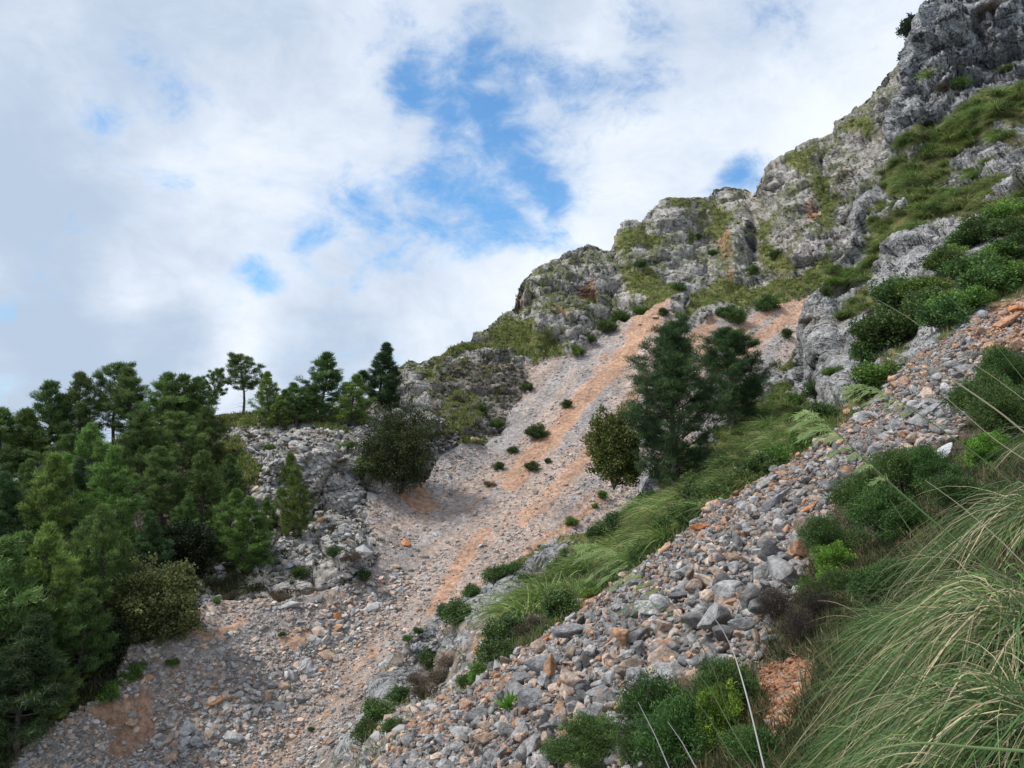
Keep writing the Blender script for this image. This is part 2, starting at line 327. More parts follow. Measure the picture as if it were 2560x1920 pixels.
low = sstep(95, 70, Dep)                 # the near bluff breaks smaller
rk = rk*(1-.5*low)
disp = rockw*rk + (1-rockw)*(fbm(P0, 2.5, 4, .55, 61)*.35+fbm(P0, .7, 3, .5, 62)*.1) + m_grass*(.1+np.abs(fbm(P0, 1.4, 3, .5, 63))*.5)
# named rock forms: pinnacle, buttress, bluff rim
def bump(cx, cy, rx, ry, h, ang=0): 
    c, s_ = math.cos(ang), math.sin(ang); a = ((X-cx)*c+(Y-cy)*s_)/rx; b = (-(X-cx)*s_+(Y-cy)*c)/ry
    return h*np.clip(1-(a*a+b*b), 0, 1)**.6
front = np.zeros(X.shape); front[:A.nr*A.nx] = 1
form = .6*front*(bump(739, 236, 17, 30, 7.5, .05)+bump(728, 262, 20, 32, 4, .3)+bump(565, 300, 48, 42, 6, -.6)+bump(672, 225, 26, 22, 5)+bump(630, 245, 18, 24, 4)+bump(790, 185, 34, 34, 6, .5)
     +bump(676, 306, 12, 13, 3.5)+bump(795, 225, 26, 22, 4)+bump(672, 252, 22, 16, 3)+bump(692, 270, 14, 10, 3)+bump(538, 343, 9, 14, 2.5)+bump(573, 345, 16, 12, 2.2)+bump(840, 180, 40, 16, 3, .5)+bump(740, 205, 22, 14, 4)
     +bump(320, 470, 60, 30, 2.2, .3)+bump(345, 545, 22, 42, 3, -.5)+bump(290, 455, 45, 22, 1.5)+bump(385, 485, 18, 12, 1.3)+bump(140, 652, 24, 12, 1.)-bump(662, 285, 24, 16, 2))
# gullies and stones lines on the scree
ap, bs_ = ray(660, 303)*117, ray(300, 690)*52; fl = unit((ap-bs_)*np.array([1, 1, 0])); cr = np.array([-fl[1], fl[0], 0])
S_, C_ = P0@fl, P0@cr
strk = fbm(np.c_[C_/1.5, S_/14, 0*C_], 1, 5, .6, 71); strk2 = fbm(np.c_[C_/.5, S_/5, 0*C_], 1, 4, .6, 75)
disp += m_scree*strk*.3
A.displace(form, .6); A.displace(disp, .25); A.normals()
grey = fbm(P0, 7, 5, .6, 81); g2 = fbm(P0, 1.5, 5, .65, 85)
def cmix(a, b, t): return a+(np.asarray(b)-a)*np.clip(t, 0, 1)[:, None]
c = np.tile([.37, .348, .322], (len(X), 1)); c = cmix(c, [.51, .48, .44], .5+grey*1.2); c = cmix(c, [.17, .168, .168], sstep(.08, .5, g2)*.7)
c = cmix(c, [.44, .27, .17], sstep(.32, .62, fbm(P0, 9, 4, .6, 91))*.5)
for (x, y, rx, ry) in [(724, 250, 8, 26), (731, 285, 6, 18), (586, 300, 16, 8), (560, 318, 14, 4), (845, 175, 10, 6), (812, 215, 6, 12), (592, 292, 4, 10)]:
    c = cmix(c, [.50, .25, .14], (1-((XW-x)/rx)**2-((YW-y)/ry)**2)*.9)
c = cmix(c, [.05, .055, .06], sstep(0, .5, (1-((X-752)/6)**2-((Y-238)/16)**2)))
# grass and brush tones
gc = cmix(np.tile([.135, .16, .045], (len(X), 1)), [.22, .215, .06], .5+gn2); gc = cmix(gc, [.05, .075, .028], sstep(.0, .5, fbm(P0, 2.6, 4, .6, 95)))
tuft = sstep(.12, .30, fbm(P0, 1.0, 3, .6, 97)*.7+gn*.8+gn2*.3+.08)*(Y < 400)
c = cmix(c, gc, m_grass*.95); c = cmix(c, [.14, .165, .055], tuft*rockw*.7)
c = cmix(c, cmix(np.tile([.12, .10, .08], (len(X), 1)), [.30, .27, .24], .5+1.4*fbm(P0, 1.1, 4, .6, 99)), m_garr*.85)
c = cmix(c, cmix(np.tile([.14, .11, .08], (len(X), 1)), [.06, .075, .03], .5+1.4*fbm(P0, 2, 4, .6, 101)), wood*.85)
# scree: grey stones over pink soil, orange runs of fresh soil
s_c = cmix(np.tile([.48, .375, .315], (len(X), 1)), [.38, .345, .33], sstep(-.25, .3, strk+.35*strk2))
o = np.zeros(X.shape)
for ln, a in [([(668, 299, 3), (658, 308, 9), (649, 318, 12), (640, 332, 8), (626, 352, 8), (612, 370, 9), (596, 387, 8), (577, 407, 8), (560, 426, 7), (543, 444, 7), (529, 458, 8), (510, 482, 7)], 1.25),
              ([(645, 378, 5), (630, 405, 7), (600, 440, 8), (560, 480, 8), (520, 520, 7)], .75), ([(806, 308, 8), (780, 325, 6), (750, 345, 6), (725, 365, 5)], .95), ([(806, 297, 3), (760, 318, 4), (720, 345, 5), (700, 352, 3)], .9),
              ([(714, 322, 6), (700, 335, 7), (690, 350, 5)], 1.), ([(490, 530, 4), (471, 545, 8), (449, 580, 8), (430, 612, 6)], .8), ([(600, 500, 3), (560, 530, 4), (500, 575, 6), (470, 590, 7), (445, 607, 6)], .95),
              ([(540, 490, 5), (500, 530, 6), (470, 560, 5)], .5), ([(620, 470, 3), (575, 510, 4), (520, 555, 4)], .5),
              ([(367, 652, 7), (340, 680, 5)], .8), ([(330, 700, 6), (318, 715, 6)], 1.), ([(300, 720, 6), (285, 745, 5), (270, 768, 6)], .7), ([(96, 712, 7), (125, 716, 11), (142, 700, 7), (138, 725, 12), (122, 748, 10)], 1.7),
              ([(180, 625, 5), (200, 632, 8), (215, 640, 5)], .8), ([(228, 632, 6), (245, 622, 6)], .7), ([(282, 638, 6), (298, 645, 8), (310, 635, 5)], .75), ([(345, 570, 4), (360, 610, 3)], .4),
              ([(395, 520, 6), (388, 540, 5)], .3), ([(415, 495, 12), (425, 505, 10)], .9), ([(400, 600, 6), (405, 596, 5)], .4), ([(520, 460, 9), (500, 480, 9), (470, 510, 7)], .45), ([(527, 370, 5), (524, 365, 3)], .5)]:
    o = np.maximum(o, a*sstep(1.9, .35, line(X+wx*1.1+strk*9, Y+wy*.8, ln)))
o = sstep(.28, .78, o*(1+.9*strk2+.6*strk)*.95+.28*sstep(.25, .6, strk)+.35*fbm(P0, .45, 3, .6, 76)*(o > .05))
s_c = cmix(s_c, [.52, .30, .185], o*.8)
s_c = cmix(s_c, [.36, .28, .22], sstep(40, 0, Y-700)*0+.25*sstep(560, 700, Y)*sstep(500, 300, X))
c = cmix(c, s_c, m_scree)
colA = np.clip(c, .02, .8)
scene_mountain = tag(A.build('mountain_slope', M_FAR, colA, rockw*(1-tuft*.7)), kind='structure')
A_m = dict(tuft=tuft*rockw, scree=m_scree, grass=m_grass, garr=m_garr, wood=wood, rock=rockw, orange=o)
def mask(S, dct, key, x, y):
    x = x+S.k*(S.yb[0]-y); i = np.clip(((x-S.x0)/S.dx).astype(int), 0, S.nx-1); ys = S.ys[i]; t = np.clip((S.yb[0]-y)/(S.yb[0]-ys), 0, 1)**(1/S.pw); j = np.clip((t*(S.nr-1)).astype(int), 0, S.nr-1)
    return dct[key].reshape(S.nrt, S.nx)[j, i]

# ------------------------------------------------------------------ sheet B: the rocky spur and its grass slope on the right
SILB = [(200, 880), (290, 800), (324, 762), (333, 750), (352, 728), (366, 705), (370, 688), (385, 668), (405, 645), (417, 634), (437, 616), (455, 603), (475, 592), (490, 578), (505, 566), (530, 553), (545, 545), (562, 536), (592, 532), (610, 520), (632, 507),
        (645, 495), (655, 470), (668, 458), (685, 450), (700, 440), (716, 426), (730, 408), (745, 400), (755, 392), (770, 380), (783, 366), (797, 352), (799, 322), (804, 300), (815, 292), (828, 275), (838, 262), (848, 250), (854, 228), (862, 208), (876, 188), (886, 168),
        (890, 148), (892, 130), (898, 108), (906, 88), (913, 70), (920, 54), (926, 38), (925, 22), (930, 4), (938, -14), (968, -40), (1200, -120)]
PB = [(300, 800, 23), (333, 750, 24), (300, 900, 18), (366, 705, 26), (417, 634, 30), (440, 680, 26), (505, 566, 34), (470, 620, 29), (592, 532, 36), (560, 580, 32), (645, 495, 37), (620, 540, 34), (670, 470, 37), (700, 440, 38), (745, 392, 42), (700, 480, 33), (760, 430, 34),
      (799, 330, 43), (805, 298, 45), (820, 350, 38), (850, 380, 30), (800, 400, 38), (848, 250, 48), (880, 184, 54), (893, 90, 58), (918, 10, 61), (1000, -40, 60), (1150, -80, 52), (1000, 60, 54), (950, 130, 52), (900, 170, 52), (1024, 110, 48), (1100, 60, 46),
      (1024, 180, 42), (950, 210, 45), (900, 240, 44), (860, 290, 44), (900, 300, 36), (1024, 260, 31), (950, 270, 35), (1024, 300, 25), (1150, 220, 27), (954, 335, 24), (898, 372, 24), (860, 420, 24), (815, 447, 23), (764, 478, 21), (708, 510, 19), (671, 543, 18),
      (620, 580, 17), (579, 612, 16), (523, 649, 15.5), (481, 681, 15), (407, 728, 15), (380, 762, 14.5), (450, 800, 12.5), (600, 700, 14), (750, 600, 16), (900, 500, 19), (1050, 400, 20), (700, 860, 11), (1000, 700, 14), (1150, 500, 17)]
B = Sheet(PB, SILB, 300, 1750, 1.6, 520, 890, 1/120, 1/9, (0, .75, -.95, 30), 22, k=.6)
X, Y = B.gx.ravel(), B.gy.ravel(); P0 = B.flat()
wx = fbm(P0, 1.4, 4, .6, 105)*5; wy = fbm(P0, 1.4, 4, .6, 109)*5; XW, YW = X+wx, Y+wy
rock_l = [Z4([(1000, -100), (1700, -200), (1700, 330), (1585, 380), (1400, 450), (1330, 540), (1100, 590), (1060, 640), (930, 740), (850, 800), (800, 600), (900, 300)]),
   Z4([(700, 900), (920, 850), (975, 940), (850, 1010), (840, 1080), (760, 1180), (680, 1120)]), Z4([(960, 1150), (1200, 1005), (1430, 1010), (1240, 1130), (1210, 1270), (1100, 1290), (990, 1380), (870, 1360), (860, 1260)]),
   Z4([(560, 1350), (700, 1330), (760, 1310), (850, 1300), (790, 1400), (700, 1440), (740, 1500), (930, 1420), (830, 1520), (820, 1659), (540, 1700), (560, 1500)]), Z4([(1220, 740), (1400, 650), (1500, 690), (1540, 720), (1380, 780), (1250, 775)]),
   Z4([(1235, 800), (1310, 800), (1300, 860), (1240, 860)]), Z4([(1040, 700), (1130, 670), (1120, 740), (1060, 750)]), Z4([(1460, 590), (1600, 590), (1600, 640), (1480, 630)]), Z4([(740, 1080), (860, 1010), (900, 1150), (830, 1250), (720, 1220)]),
   Z4([(1480, 800), (1560, 800), (1520, 840)]), Z4([(1150, 1190), (1420, 1120), (1440, 1090), (1585, 1160), (1400, 1190), (1200, 1280)]), Z4([(1050, 1480), (1200, 1480), (1200, 1659), (1000, 1659)]), Z4([(1180, 1420), (1400, 1400), (1440, 1500), (1300, 1560)]),
   Z5([(640, 60), (700, -60), (980, -40), (970, 30), (900, 130), (850, 220), (740, 200), (620, 140)]), Z5([(420, 50), (540, 10), (560, 100), (450, 130)]), Z5([(235, 350), (370, 235), (385, 290), (290, 420), (240, 400)]), Z5([(-60, 300), (60, 340), (110, 450), (60, 560), (-80, 540)]),
   Z3([(1120, 380), (1200, 330), (1290, 440), (1230, 560), (1150, 560)]), Z3([(560, 900), (660, 850), (760, 790), (870, 760), (850, 800), (760, 900), (620, 1010), (560, 1060), (480, 1110), (400, 1060), (340, 1130), (270, 1200), (170, 1260), (200, 1180), (340, 1060), (400, 1000)]),
   Z3([(-60, 1400), (60, 1350), (150, 1290), (240, 1230), (260, 1300), (120, 1380), (60, 1470), (-30, 1600), (-100, 1620)]), Z3([(940, 690), (1050, 640), (1040, 690), (960, 740)]), Z3([(150, 1200), (420, 1130), (470, 1160), (260, 1260)]), Z3([(1350, 620), (1440, 560), (1430, 600)]),
   Z5([(0, 690), (90, 660), (60, 710)])]
rm = np.full(X.shape, -99.)
for r in rock_l: rm = np.maximum(rm, poly(XW, YW, r))
rn = fbm(P0, 2.4, 5, .6, 111)
m_rock = sstep(-2.5, 1.5, rm+rn*9+sstep(.14, .38, rn)*np.where(Y < 480, 22, 9))
soil = np.full(X.shape, -99.)
for r in [Z3([(860, 1060), (1040, 940), (1060, 980), (940, 1060), (880, 1090)]), Z3([(450, 1210), (490, 1120), (560, 1110), (530, 1180), (500, 1330), (450, 1300)]), Z5([(450, 150), (600, 130), (590, 190), (480, 210)]), Z3([(540, 1090), (650, 1060), (600, 1110)]),
          Z3([(100, 1560), (300, 1440), (430, 1290), (480, 1300), (300, 1500), (150, 1620)]), Z4([(1170, 570), (1240, 560), (1230, 590)]), Z4([(1380, 1420), (1600, 1380), (1600, 1640), (1300, 1660)])]:
    soil = np.maximum(soil, poly(XW, YW, r))
m_soil = sstep(-2, 2, soil)*(1-m_rock)
Dep = np.linalg.norm(P0, axis=1); bedB = np.array([[.75, .2, .5], [-.1, .9, .2], [-.8, -.2, 1.7]])
big = sstep(38, 55, Dep)
fa, ea = facet(P0+fbm(P0, 3, 3, .5, 113)[:, None]*.3, 3.6, 121, bedB); fb, eb = facet(P0+fbm(P0, 1, 3, .5, 114)[:, None]*.12, 1.3, 131, bedB); fc, ec = facet(P0, .5, 141, bedB); fd, ed = facet(P0, 9., 151, bedB)
rk = fa*(.95+1.5*big)+fb*.42*(1+1.1*big)+fc*.16-.26*sstep(.08, 0, eb)*(.6+big)-.1*sstep(.12, 0, ec)-.5*sstep(.05, 0, ea)*(.5+big)+fbm(P0, .9, 4, .5, 153)*.10+fd*2.2*big
ef = np.clip((Y-B.sil(X))/12, .3, 1)
disp = m_rock*(rk*ef+.15) + (1-m_rock)*(fbm(P0, 1.6, 4, .55, 161)*.28+fbm(P0, .4, 3, .5, 162)*.06)
front = np.zeros(X.shape); front[:B.nr*B.nx] = 1
form = .55*front*(bump(935, 50, 50, 45, 4, .4)+bump(975, 110, 60, 30, 3, .7)+bump(905, 120, 22, 40, 2.5)+bump(1000, 230, 30, 10, .6)+bump(858, 205, 22, 20, 2.)+bump(910, 262, 26, 24, 1.8, -.5)+bump(820, 330, 20, 40, 2.2)+bump(840, 380, 22, 30, 1.6)
     +bump(852, 400, 12, 20, .8)+bump(822, 385, 12, 20, .8)+bump(757, 375, 15, 11, 1.2)+bump(716, 440, 10, 16, .9)+bump(650, 475, 14, 26, 1.5)+bump(465, 615, 30, 16, 1.1, -.6)+bump(510, 590, 24, 12, .9, -.6)+bump(385, 690, 16, 16, .9)+bump(540, 560, 18, 8, .6, -.5)+bump(420, 650, 14, 8, .5)
     -bump(845, 350, 14, 12, 1.)-bump(900, 330, 18, 20, .8))
B.displace(form, .6); B.displace(disp, .35); B.normals()
g2 = fbm(P0, .9, 5, .65, 165); grey = fbm(P0, 3, 5, .6, 166)
c = np.tile([.34, .34, .34], (len(X), 1)); c = cmix(c, [.50, .495, .48], .35+grey*1.3+g2*.5); c = cmix(c, [.13, .14, .15], sstep(.1, .45, g2)*.65); c = cmix(c, [.36, .30, .22], sstep(.25, .6, fbm(P0, 2, 4, .6, 167))*.5)
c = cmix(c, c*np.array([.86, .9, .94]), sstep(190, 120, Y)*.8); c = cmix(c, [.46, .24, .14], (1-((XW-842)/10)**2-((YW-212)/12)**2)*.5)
gn = fbm(P0, 2.2, 5, .6, 168); gc = cmix(np.tile([.10, .12, .04], (len(X), 1)), [.24, .21, .09], .5+gn*1.3); gc = cmix(gc, [.20, .13, .09], sstep(.25, .5, fbm(P0, 1.2, 4, .6, 169))*.7)
lowleft = sstep(560, 500, X)*sstep(600, 640, Y)
gc = cmix(gc, cmix(np.tile([.30, .25, .215], (len(X), 1)), [.12, .10, .08], .3+1.5*fbm(P0, .8, 4, .6, 173)), lowleft)
c = cmix(gc, c, m_rock); c = cmix(c, [.46, .26, .16], m_soil*.9)
colB = np.clip(c, .02, .8)
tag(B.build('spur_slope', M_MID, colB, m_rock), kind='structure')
B_m = dict(rock=m_rock, soil=m_soil)

# ------------------------------------------------------------------ sheet C: the near scree and the bank beside the path
SILC = [(330, 800), (352, 780), (380, 760), (407, 728), (440, 705), (481, 681), (523, 649), (579, 612), (620, 580), (671, 543), (708, 510), (764, 478), (815, 446), (856, 418), (898, 372), (925, 350), (954, 334), (985, 316), (1024, 297), (1080, 268), (1260, 180)]
PC = [(330, 800, 10.5), (380, 760, 10.8), (407, 728, 11), (481, 681, 11), (579, 612, 11.2), (671, 543, 11.8), (764, 478, 12.8), (856, 418, 14), (954, 334, 16.5), (1024, 297, 18), (1260, 180, 20),
      (450, 768, 8.4), (520, 720, 8.2), (600, 680, 7.6), (600, 768, 5.6), (520, 768, 7.0), (700, 700, 5.4), (700, 620, 7.4), (760, 660, 5.2), (780, 560, 7.6), (860, 500, 8.2), (900, 440, 10.3), (960, 420, 10.5), (1000, 360, 13), (1024, 420, 9),
      (760, 768, 3.5), (900, 768, 2.6), (1024, 768, 2.1), (820, 660, 4.2), (900, 620, 3.9), (900, 540, 5.6), (1024, 620, 2.9), (1024, 520, 4.2), (960, 480, 6.5), (1200, 500, 3.4), (1200, 768, 1.9), (1200, 350, 9), (1200, 260, 14),
      (512, 1000, 2.9), (330, 1000, 4.6), (512, 1500, 1.5), (330, 1500, 2), (900, 1100, 1.6), (1200, 1200, 1.2), (1000, 1500, 1.2)]
C = Sheet(PC, SILC, 322, 1250, 2.2, 420, 1500, 1/40, 1/.9, (-.25, .6, -.75, 9), 16, 1.3)
C.P = C.G
X, Y = C.gx.ravel(), C.gy.ravel(); P0 = C.flat()
C.displace(fbm(P0, .9, 4, .55, 201)*.10+fbm(P0, .2, 3, .5, 203)*.02); C.normals()
# bank of soil and roots under the tussocks, orange path below it
pth = np.full(X.shape, -99.)
for r in [Z5([(500, 1260), (640, 1210), (720, 1230), (700, 1400), (640, 1500), (560, 1560), (520, 1480), (540, 1360), (470, 1330)])]: pth = np.maximum(pth, poly(X, Y, r))
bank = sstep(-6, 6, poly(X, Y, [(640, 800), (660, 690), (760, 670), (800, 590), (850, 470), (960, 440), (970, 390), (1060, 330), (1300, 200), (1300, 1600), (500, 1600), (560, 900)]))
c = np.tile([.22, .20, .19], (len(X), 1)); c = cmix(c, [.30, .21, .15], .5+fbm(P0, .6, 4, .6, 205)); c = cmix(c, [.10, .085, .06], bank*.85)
m_path = sstep(-4, 3, pth+fbm(P0, .3, 3, .6, 207)*6); c = cmix(c, [.42, .21, .12], m_path)
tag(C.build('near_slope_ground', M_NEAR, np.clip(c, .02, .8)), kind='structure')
C_m = dict(bank=bank, path=m_path)
# ------------------------------------------------------------------ stones
def ico(sub):
    bm = bmesh.new(); bmesh.ops.create_icosphere(bm, subdivisions=sub, radius=1); bm.verts.ensure_lookup_table()
    V = np.array([v.co[:] for v in bm.verts]); T = np.array([[v.index for v in f.verts] for f in bm.faces]); bm.free(); return V, T
ICO = {k: ico(k) for k in (1, 2, 3, 4)}
def stone(sub, seed, ncut=9):
    r = np.random.default_rng(seed); V, T = ICO[sub]; n = unit(r.normal(size=(ncut, 3))); h = r.uniform(.42, .98, ncut)
    d = V@n.T; q = np.where(d > .08, h/np.maximum(d, .08), 9.); rad = np.minimum(q.min(1), 1.25)
    if sub >= 2:
        qs = np.sort(q, 1); rad = rad-.05*np.exp(-np.maximum(qs[:, 1]-qs[:, 0], 0)*22)
        rad = rad*(1+.05*fbm(V*1.0+seed, .45, 3, .5, seed))
    return V*rad[:, None]*np.array([1.15, .9, .68])*r.uniform(.85, 1.15, 3), T
ST1 = [stone(1, s, 8) for s in range(14)]; ST2 = [stone(2, s) for s in range(20, 44)]; ST3 = [stone(4, s, 15) for s in range(50, 80)]
def rotm(r, n, tiltmax=.7):
    a = r.uniform(0, 2*np.pi, n); u = r.uniform(-tiltmax, tiltmax, n); v = r.uniform(-tiltmax, tiltmax, n); o = np.zeros((n, 3, 3))
    ca, sa, cu, su, cv_, sv = np.cos(a), np.sin(a), np.cos(u), np.sin(u), np.cos(v), np.sin(v)
    Rz = np.zeros((n, 3, 3)); Rz[:, 0, 0] = ca; Rz[:, 0, 1] = -sa; Rz[:, 1, 0] = sa; Rz[:, 1, 1] = ca; Rz[:, 2, 2] = 1
    Rx = np.zeros((n, 3, 3)); Rx[:, 0, 0] = 1; Rx[:, 1, 1] = cu; Rx[:, 1, 2] = -su; Rx[:, 2, 1] = su; Rx[:, 2, 2] = cu
    Ry = np.zeros((n, 3, 3)); Ry[:, 1, 1] = 1; Ry[:, 0, 0] = cv_; Ry[:, 0, 2] = sv; Ry[:, 2, 0] = -sv; Ry[:, 2, 2] = cv_
    return Rx@Ry@Rz
def scatter(name, protos, P, R, S, Cc, mat, smooth=False):
    V, T, CC, n = [], [], [], 0; ids = rng.integers(0, len(protos), len(P))
    for k, (v, t) in enumerate(protos):
        s = np.where(ids == k)[0]
        if not len(s): continue
        W = np.einsum('nij,mj->nmi', R[s], v)*S[s][:, None, None]+P[s][:, None]
        V.append(W.reshape(-1, 3)); T.append((t[None]+(np.arange(len(s))*len(v))[:, None, None]).reshape(-1, t.shape[1])+n)
        CC.append(np.repeat(Cc[s], len(v), 0)); n += len(s)*len(v)
    return link(name, mesh_np(name, np.concatenate(V), np.concatenate(T), mat, np.concatenate(CC), smooth))
def stone_cols(r, n, warm=.16, orange=.05, light=1.):
    b = r.uniform(.15, .39, n)[:, None]*light; c = b*np.array([1.0, .98, .965]); q = r.random(n)
    c = np.where((q < warm)[:, None], b*np.array([1.45, 1.12, .9]), c); c = np.where((q < orange)[:, None], np.array([.46, .27, .165])*r.uniform(.6, 1.15, n)[:, None], c)
    c = np.where((q > .93)[:, None], b*1.35*np.array([1., .97, .93]), c); return c
# far scree
r = np.random.default_rng(11); n = 200000
x = r.uniform(-60, 830, n); y = r.uniform(280, 800, n); pos, nr_ = A.at(x, y); dist = np.linalg.norm(pos, axis=1)
ok = (mask(A, A_m, 'scree', x, y) > .6) & (y > A.sil(x)+3) & (~((x > 330) & (y > B.sil(x)+14)))
og = mask(A, A_m, 'orange', x, y); ok &= r.random(n) > og*.9
streak = fbm(np.c_[(pos@cr)/1.2, (pos@fl)/9, np.zeros(n)], 1, 4, .6, 71); ok &= (r.random(n) < .5+1.3*streak)|(y > 600)&(r.random(n) < .5)
pos, dist, x, y, og = pos[ok], dist[ok], x[ok], y[ok], og[ok]; n = len(x)
sz = np.exp(r.normal(np.log(.11), .45, n)); sz *= np.where(dist < 65, 1.05, 1.0); sz = np.clip(sz*dist**.35/4.2, .05, .36)
gl = [(452, 500, 6), (440, 520, 9), (425, 548, 12), (402, 578, 16), (372, 600, 20), (335, 620, 18), (318, 640, 17), (310, 665, 16), (278, 690, 18), (229, 702, 18), (199, 738, 22), (169, 760, 24)]
near_g = np.exp(-line(x, y, gl)**1.5); sz *= 1+1.6*near_g*r.random(n)**1.5; sz = np.minimum(sz, .6)
keep = r.random(n) < np.clip(.34*(.16/sz)**.8*(1+.6*near_g)*np.clip(dist/60, .6, 2.2), 0, 1)
pos, dist, x, y, og, sz, near_g = [q[keep] for q in (pos, dist, x, y, og, sz, near_g)]; n = len(x); print('far stones', n)
pos_ok = line(x, y, [(96, 712, 12), (140, 705, 14), (135, 735, 14)]) > r.uniform(-.4, 1.5, n); pos, x, y, sz = pos[pos_ok], x[pos_ok], y[pos_ok], sz[pos_ok]; n = len(x); cols = stone_cols(r, n, .34, .03, 1.2); tag(scatter('far_scree_rubble', ST1, pos+np.array([0, 0, .02]), rotm(r, n), sz, cols, M_STONEF), 'grey and pinkish rubble covering the far scree slope and gully', kind='stuff')
# rubble at the foot of the bluff and on the spur
n = 26000; x = r.uniform(200, 560, n); y = r.uniform(420, 640, n); pos, _ = A.at(x, y); ok = (mask(A, A_m, 'rock', x, y) > .3) & (fbm(pos, 4, 3, .5, 77) > -.05) & (r.random(n) < .45) & (y < B.sil(x))
pos = pos[ok]; n = len(pos); tag(scatter('bluff_rubble', ST1, pos, rotm(r, n), np.exp(r.normal(np.log(.22), .4, n)), stone_cols(r, n, .1, .01, 1.2), M_STONEF), 'pale broken rock over the grey bluff beside the gully', kind='stuff')
n = 60000; x = r.uniform(330, 1024, n); y = r.uniform(250, 780, n); pos, _ = B.at(x, y); ss = sstep(-.1, .25, fbm(pos, 2.5, 4, .6, 301))
low = (y > 560+ (x-330)*-.05) & (x < 560); ok = (y > B.sil(x)+3) & (y < C.sil(np.maximum(x, 331))+6) & (mask(B, B_m, 'rock', x, y) < .8) & (r.random(n) < np.where(low, .75, .10)*(.25+ss))
pos = pos[ok]; n = len(pos); print('spur', n); tag(scatter('spur_rubble', ST1, pos, rotm(r, n), np.minimum(np.exp(r.normal(np.log(.085), .45, n)), .2), stone_cols(r, n, .25, .04), M_STONEF), 'loose stones lying over the lower spur slope', kind='stuff')

# near scree: fill, piled stones, then the individual ones
def c_sample(n, smed, ssig, cover):
    x = r.uniform(360, 1040, n); y = r.uniform(290, 790, n); ok = (y > C.sil(x)+1); x, y = x[ok], y[ok]
    bk = mask(C, C_m, 'bank', x, y); pt = mask(C, C_m, 'path', x, y); ok = (bk < r.uniform(.2, .8, len(x))) & (pt < .5); x, y = x[ok], y[ok]; pos, nn = C.at(x, y); D = np.linalg.norm(pos, axis=1)
    up = sstep(0, 60, (y-C.sil(x))); s = np.minimum(np.exp(r.normal(np.log(smed), ssig, len(x)))*(.62+.38*up), .16); a = (s*F/D)**2*2.2
    p = cover/(n/(680*500.))/a; ok = r.random(len(x)) < p; return x[ok], y[ok], pos[ok], nn[ok], s[ok], D[ok]
x, y, pos, nn, s, D = c_sample(400000, .026, .4, 1.3); print('fill', len(x)); s *= 1.; n = len(x)
tag(scatter('near_scree_gravel', ST1, pos+nn*s[:, None]*.3, rotm(r, n), s, stone_cols(r, n, .4, .04), M_STONE), 'small grey and tan chips between the larger stones of the near scree', kind='stuff')
x, y, pos, nn, s, D = c_sample(400000, .068, .5, 2.5); n = len(x); print('stones', n)
pos = pos+nn*(s*r.uniform(.1, .9, n))[:, None]; spx = s*F/D; order = np.argsort(-spx*((x < 1015) & (y < 762)))
cols = stone_cols(r, n, .3, .055); hot = (sstep(960, 1010, x)*sstep(420, 360, y)+.35*sstep(40, 0, y-C.sil(x))) > r.random(n)*1.3; cols[hot] = np.array([.50, .32, .22])*r.uniform(.6, 1.15, (hot.sum(), 1)); R = rotm(r, n, .9)
NI = 190; rest = order[NI:]
tag(scatter('near_scree_stones', ST2, pos[rest], R[rest], s[rest], cols[rest], M_STONE), 'heap of fist sized to head sized grey stones on the near scree', kind='stuff')
from mathutils import Matrix
def put_stone(name, p, size, col, label, cat, group, Rm=None, scl=(1, 1, 1), sub=3):
    v, t = (ST3 if sub == 3 else ST2)[rng.integers(0, 20)]; v = v*np.array(scl); v = v@(Rm if Rm is not None else rotm(rng, 1, .5)[0]).T*size
    o = link(name, mesh_np(name, v, t, M_STONE if sub == 3 else M_STONE, np.tile(col, (len(v), 1))), loc=p); return tag(o, label, cat, group)
for i in order[:NI]:
    cl_ = cols[i]; hue = 'orange' if cl_[0] > 1.7*cl_[2] else 'tan' if cl_[0] > 1.2*cl_[2] else 'pale grey' if cl_[0] > .3 else 'dark grey' if cl_[0] < .21 else 'grey'
    put_stone('stone', pos[i], s[i], cl_, '%s %s stone lying loose in the near scree' % ('small' if s[i] < .1 else 'medium', hue), 'stone', 'loose stones of the near scree', R[i])
OR, TN, GR, LG, DG = (.52, .22, .10), (.46, .33, .24), (.27, .27, .275), (.40, .395, .39), (.17, .172, .18)
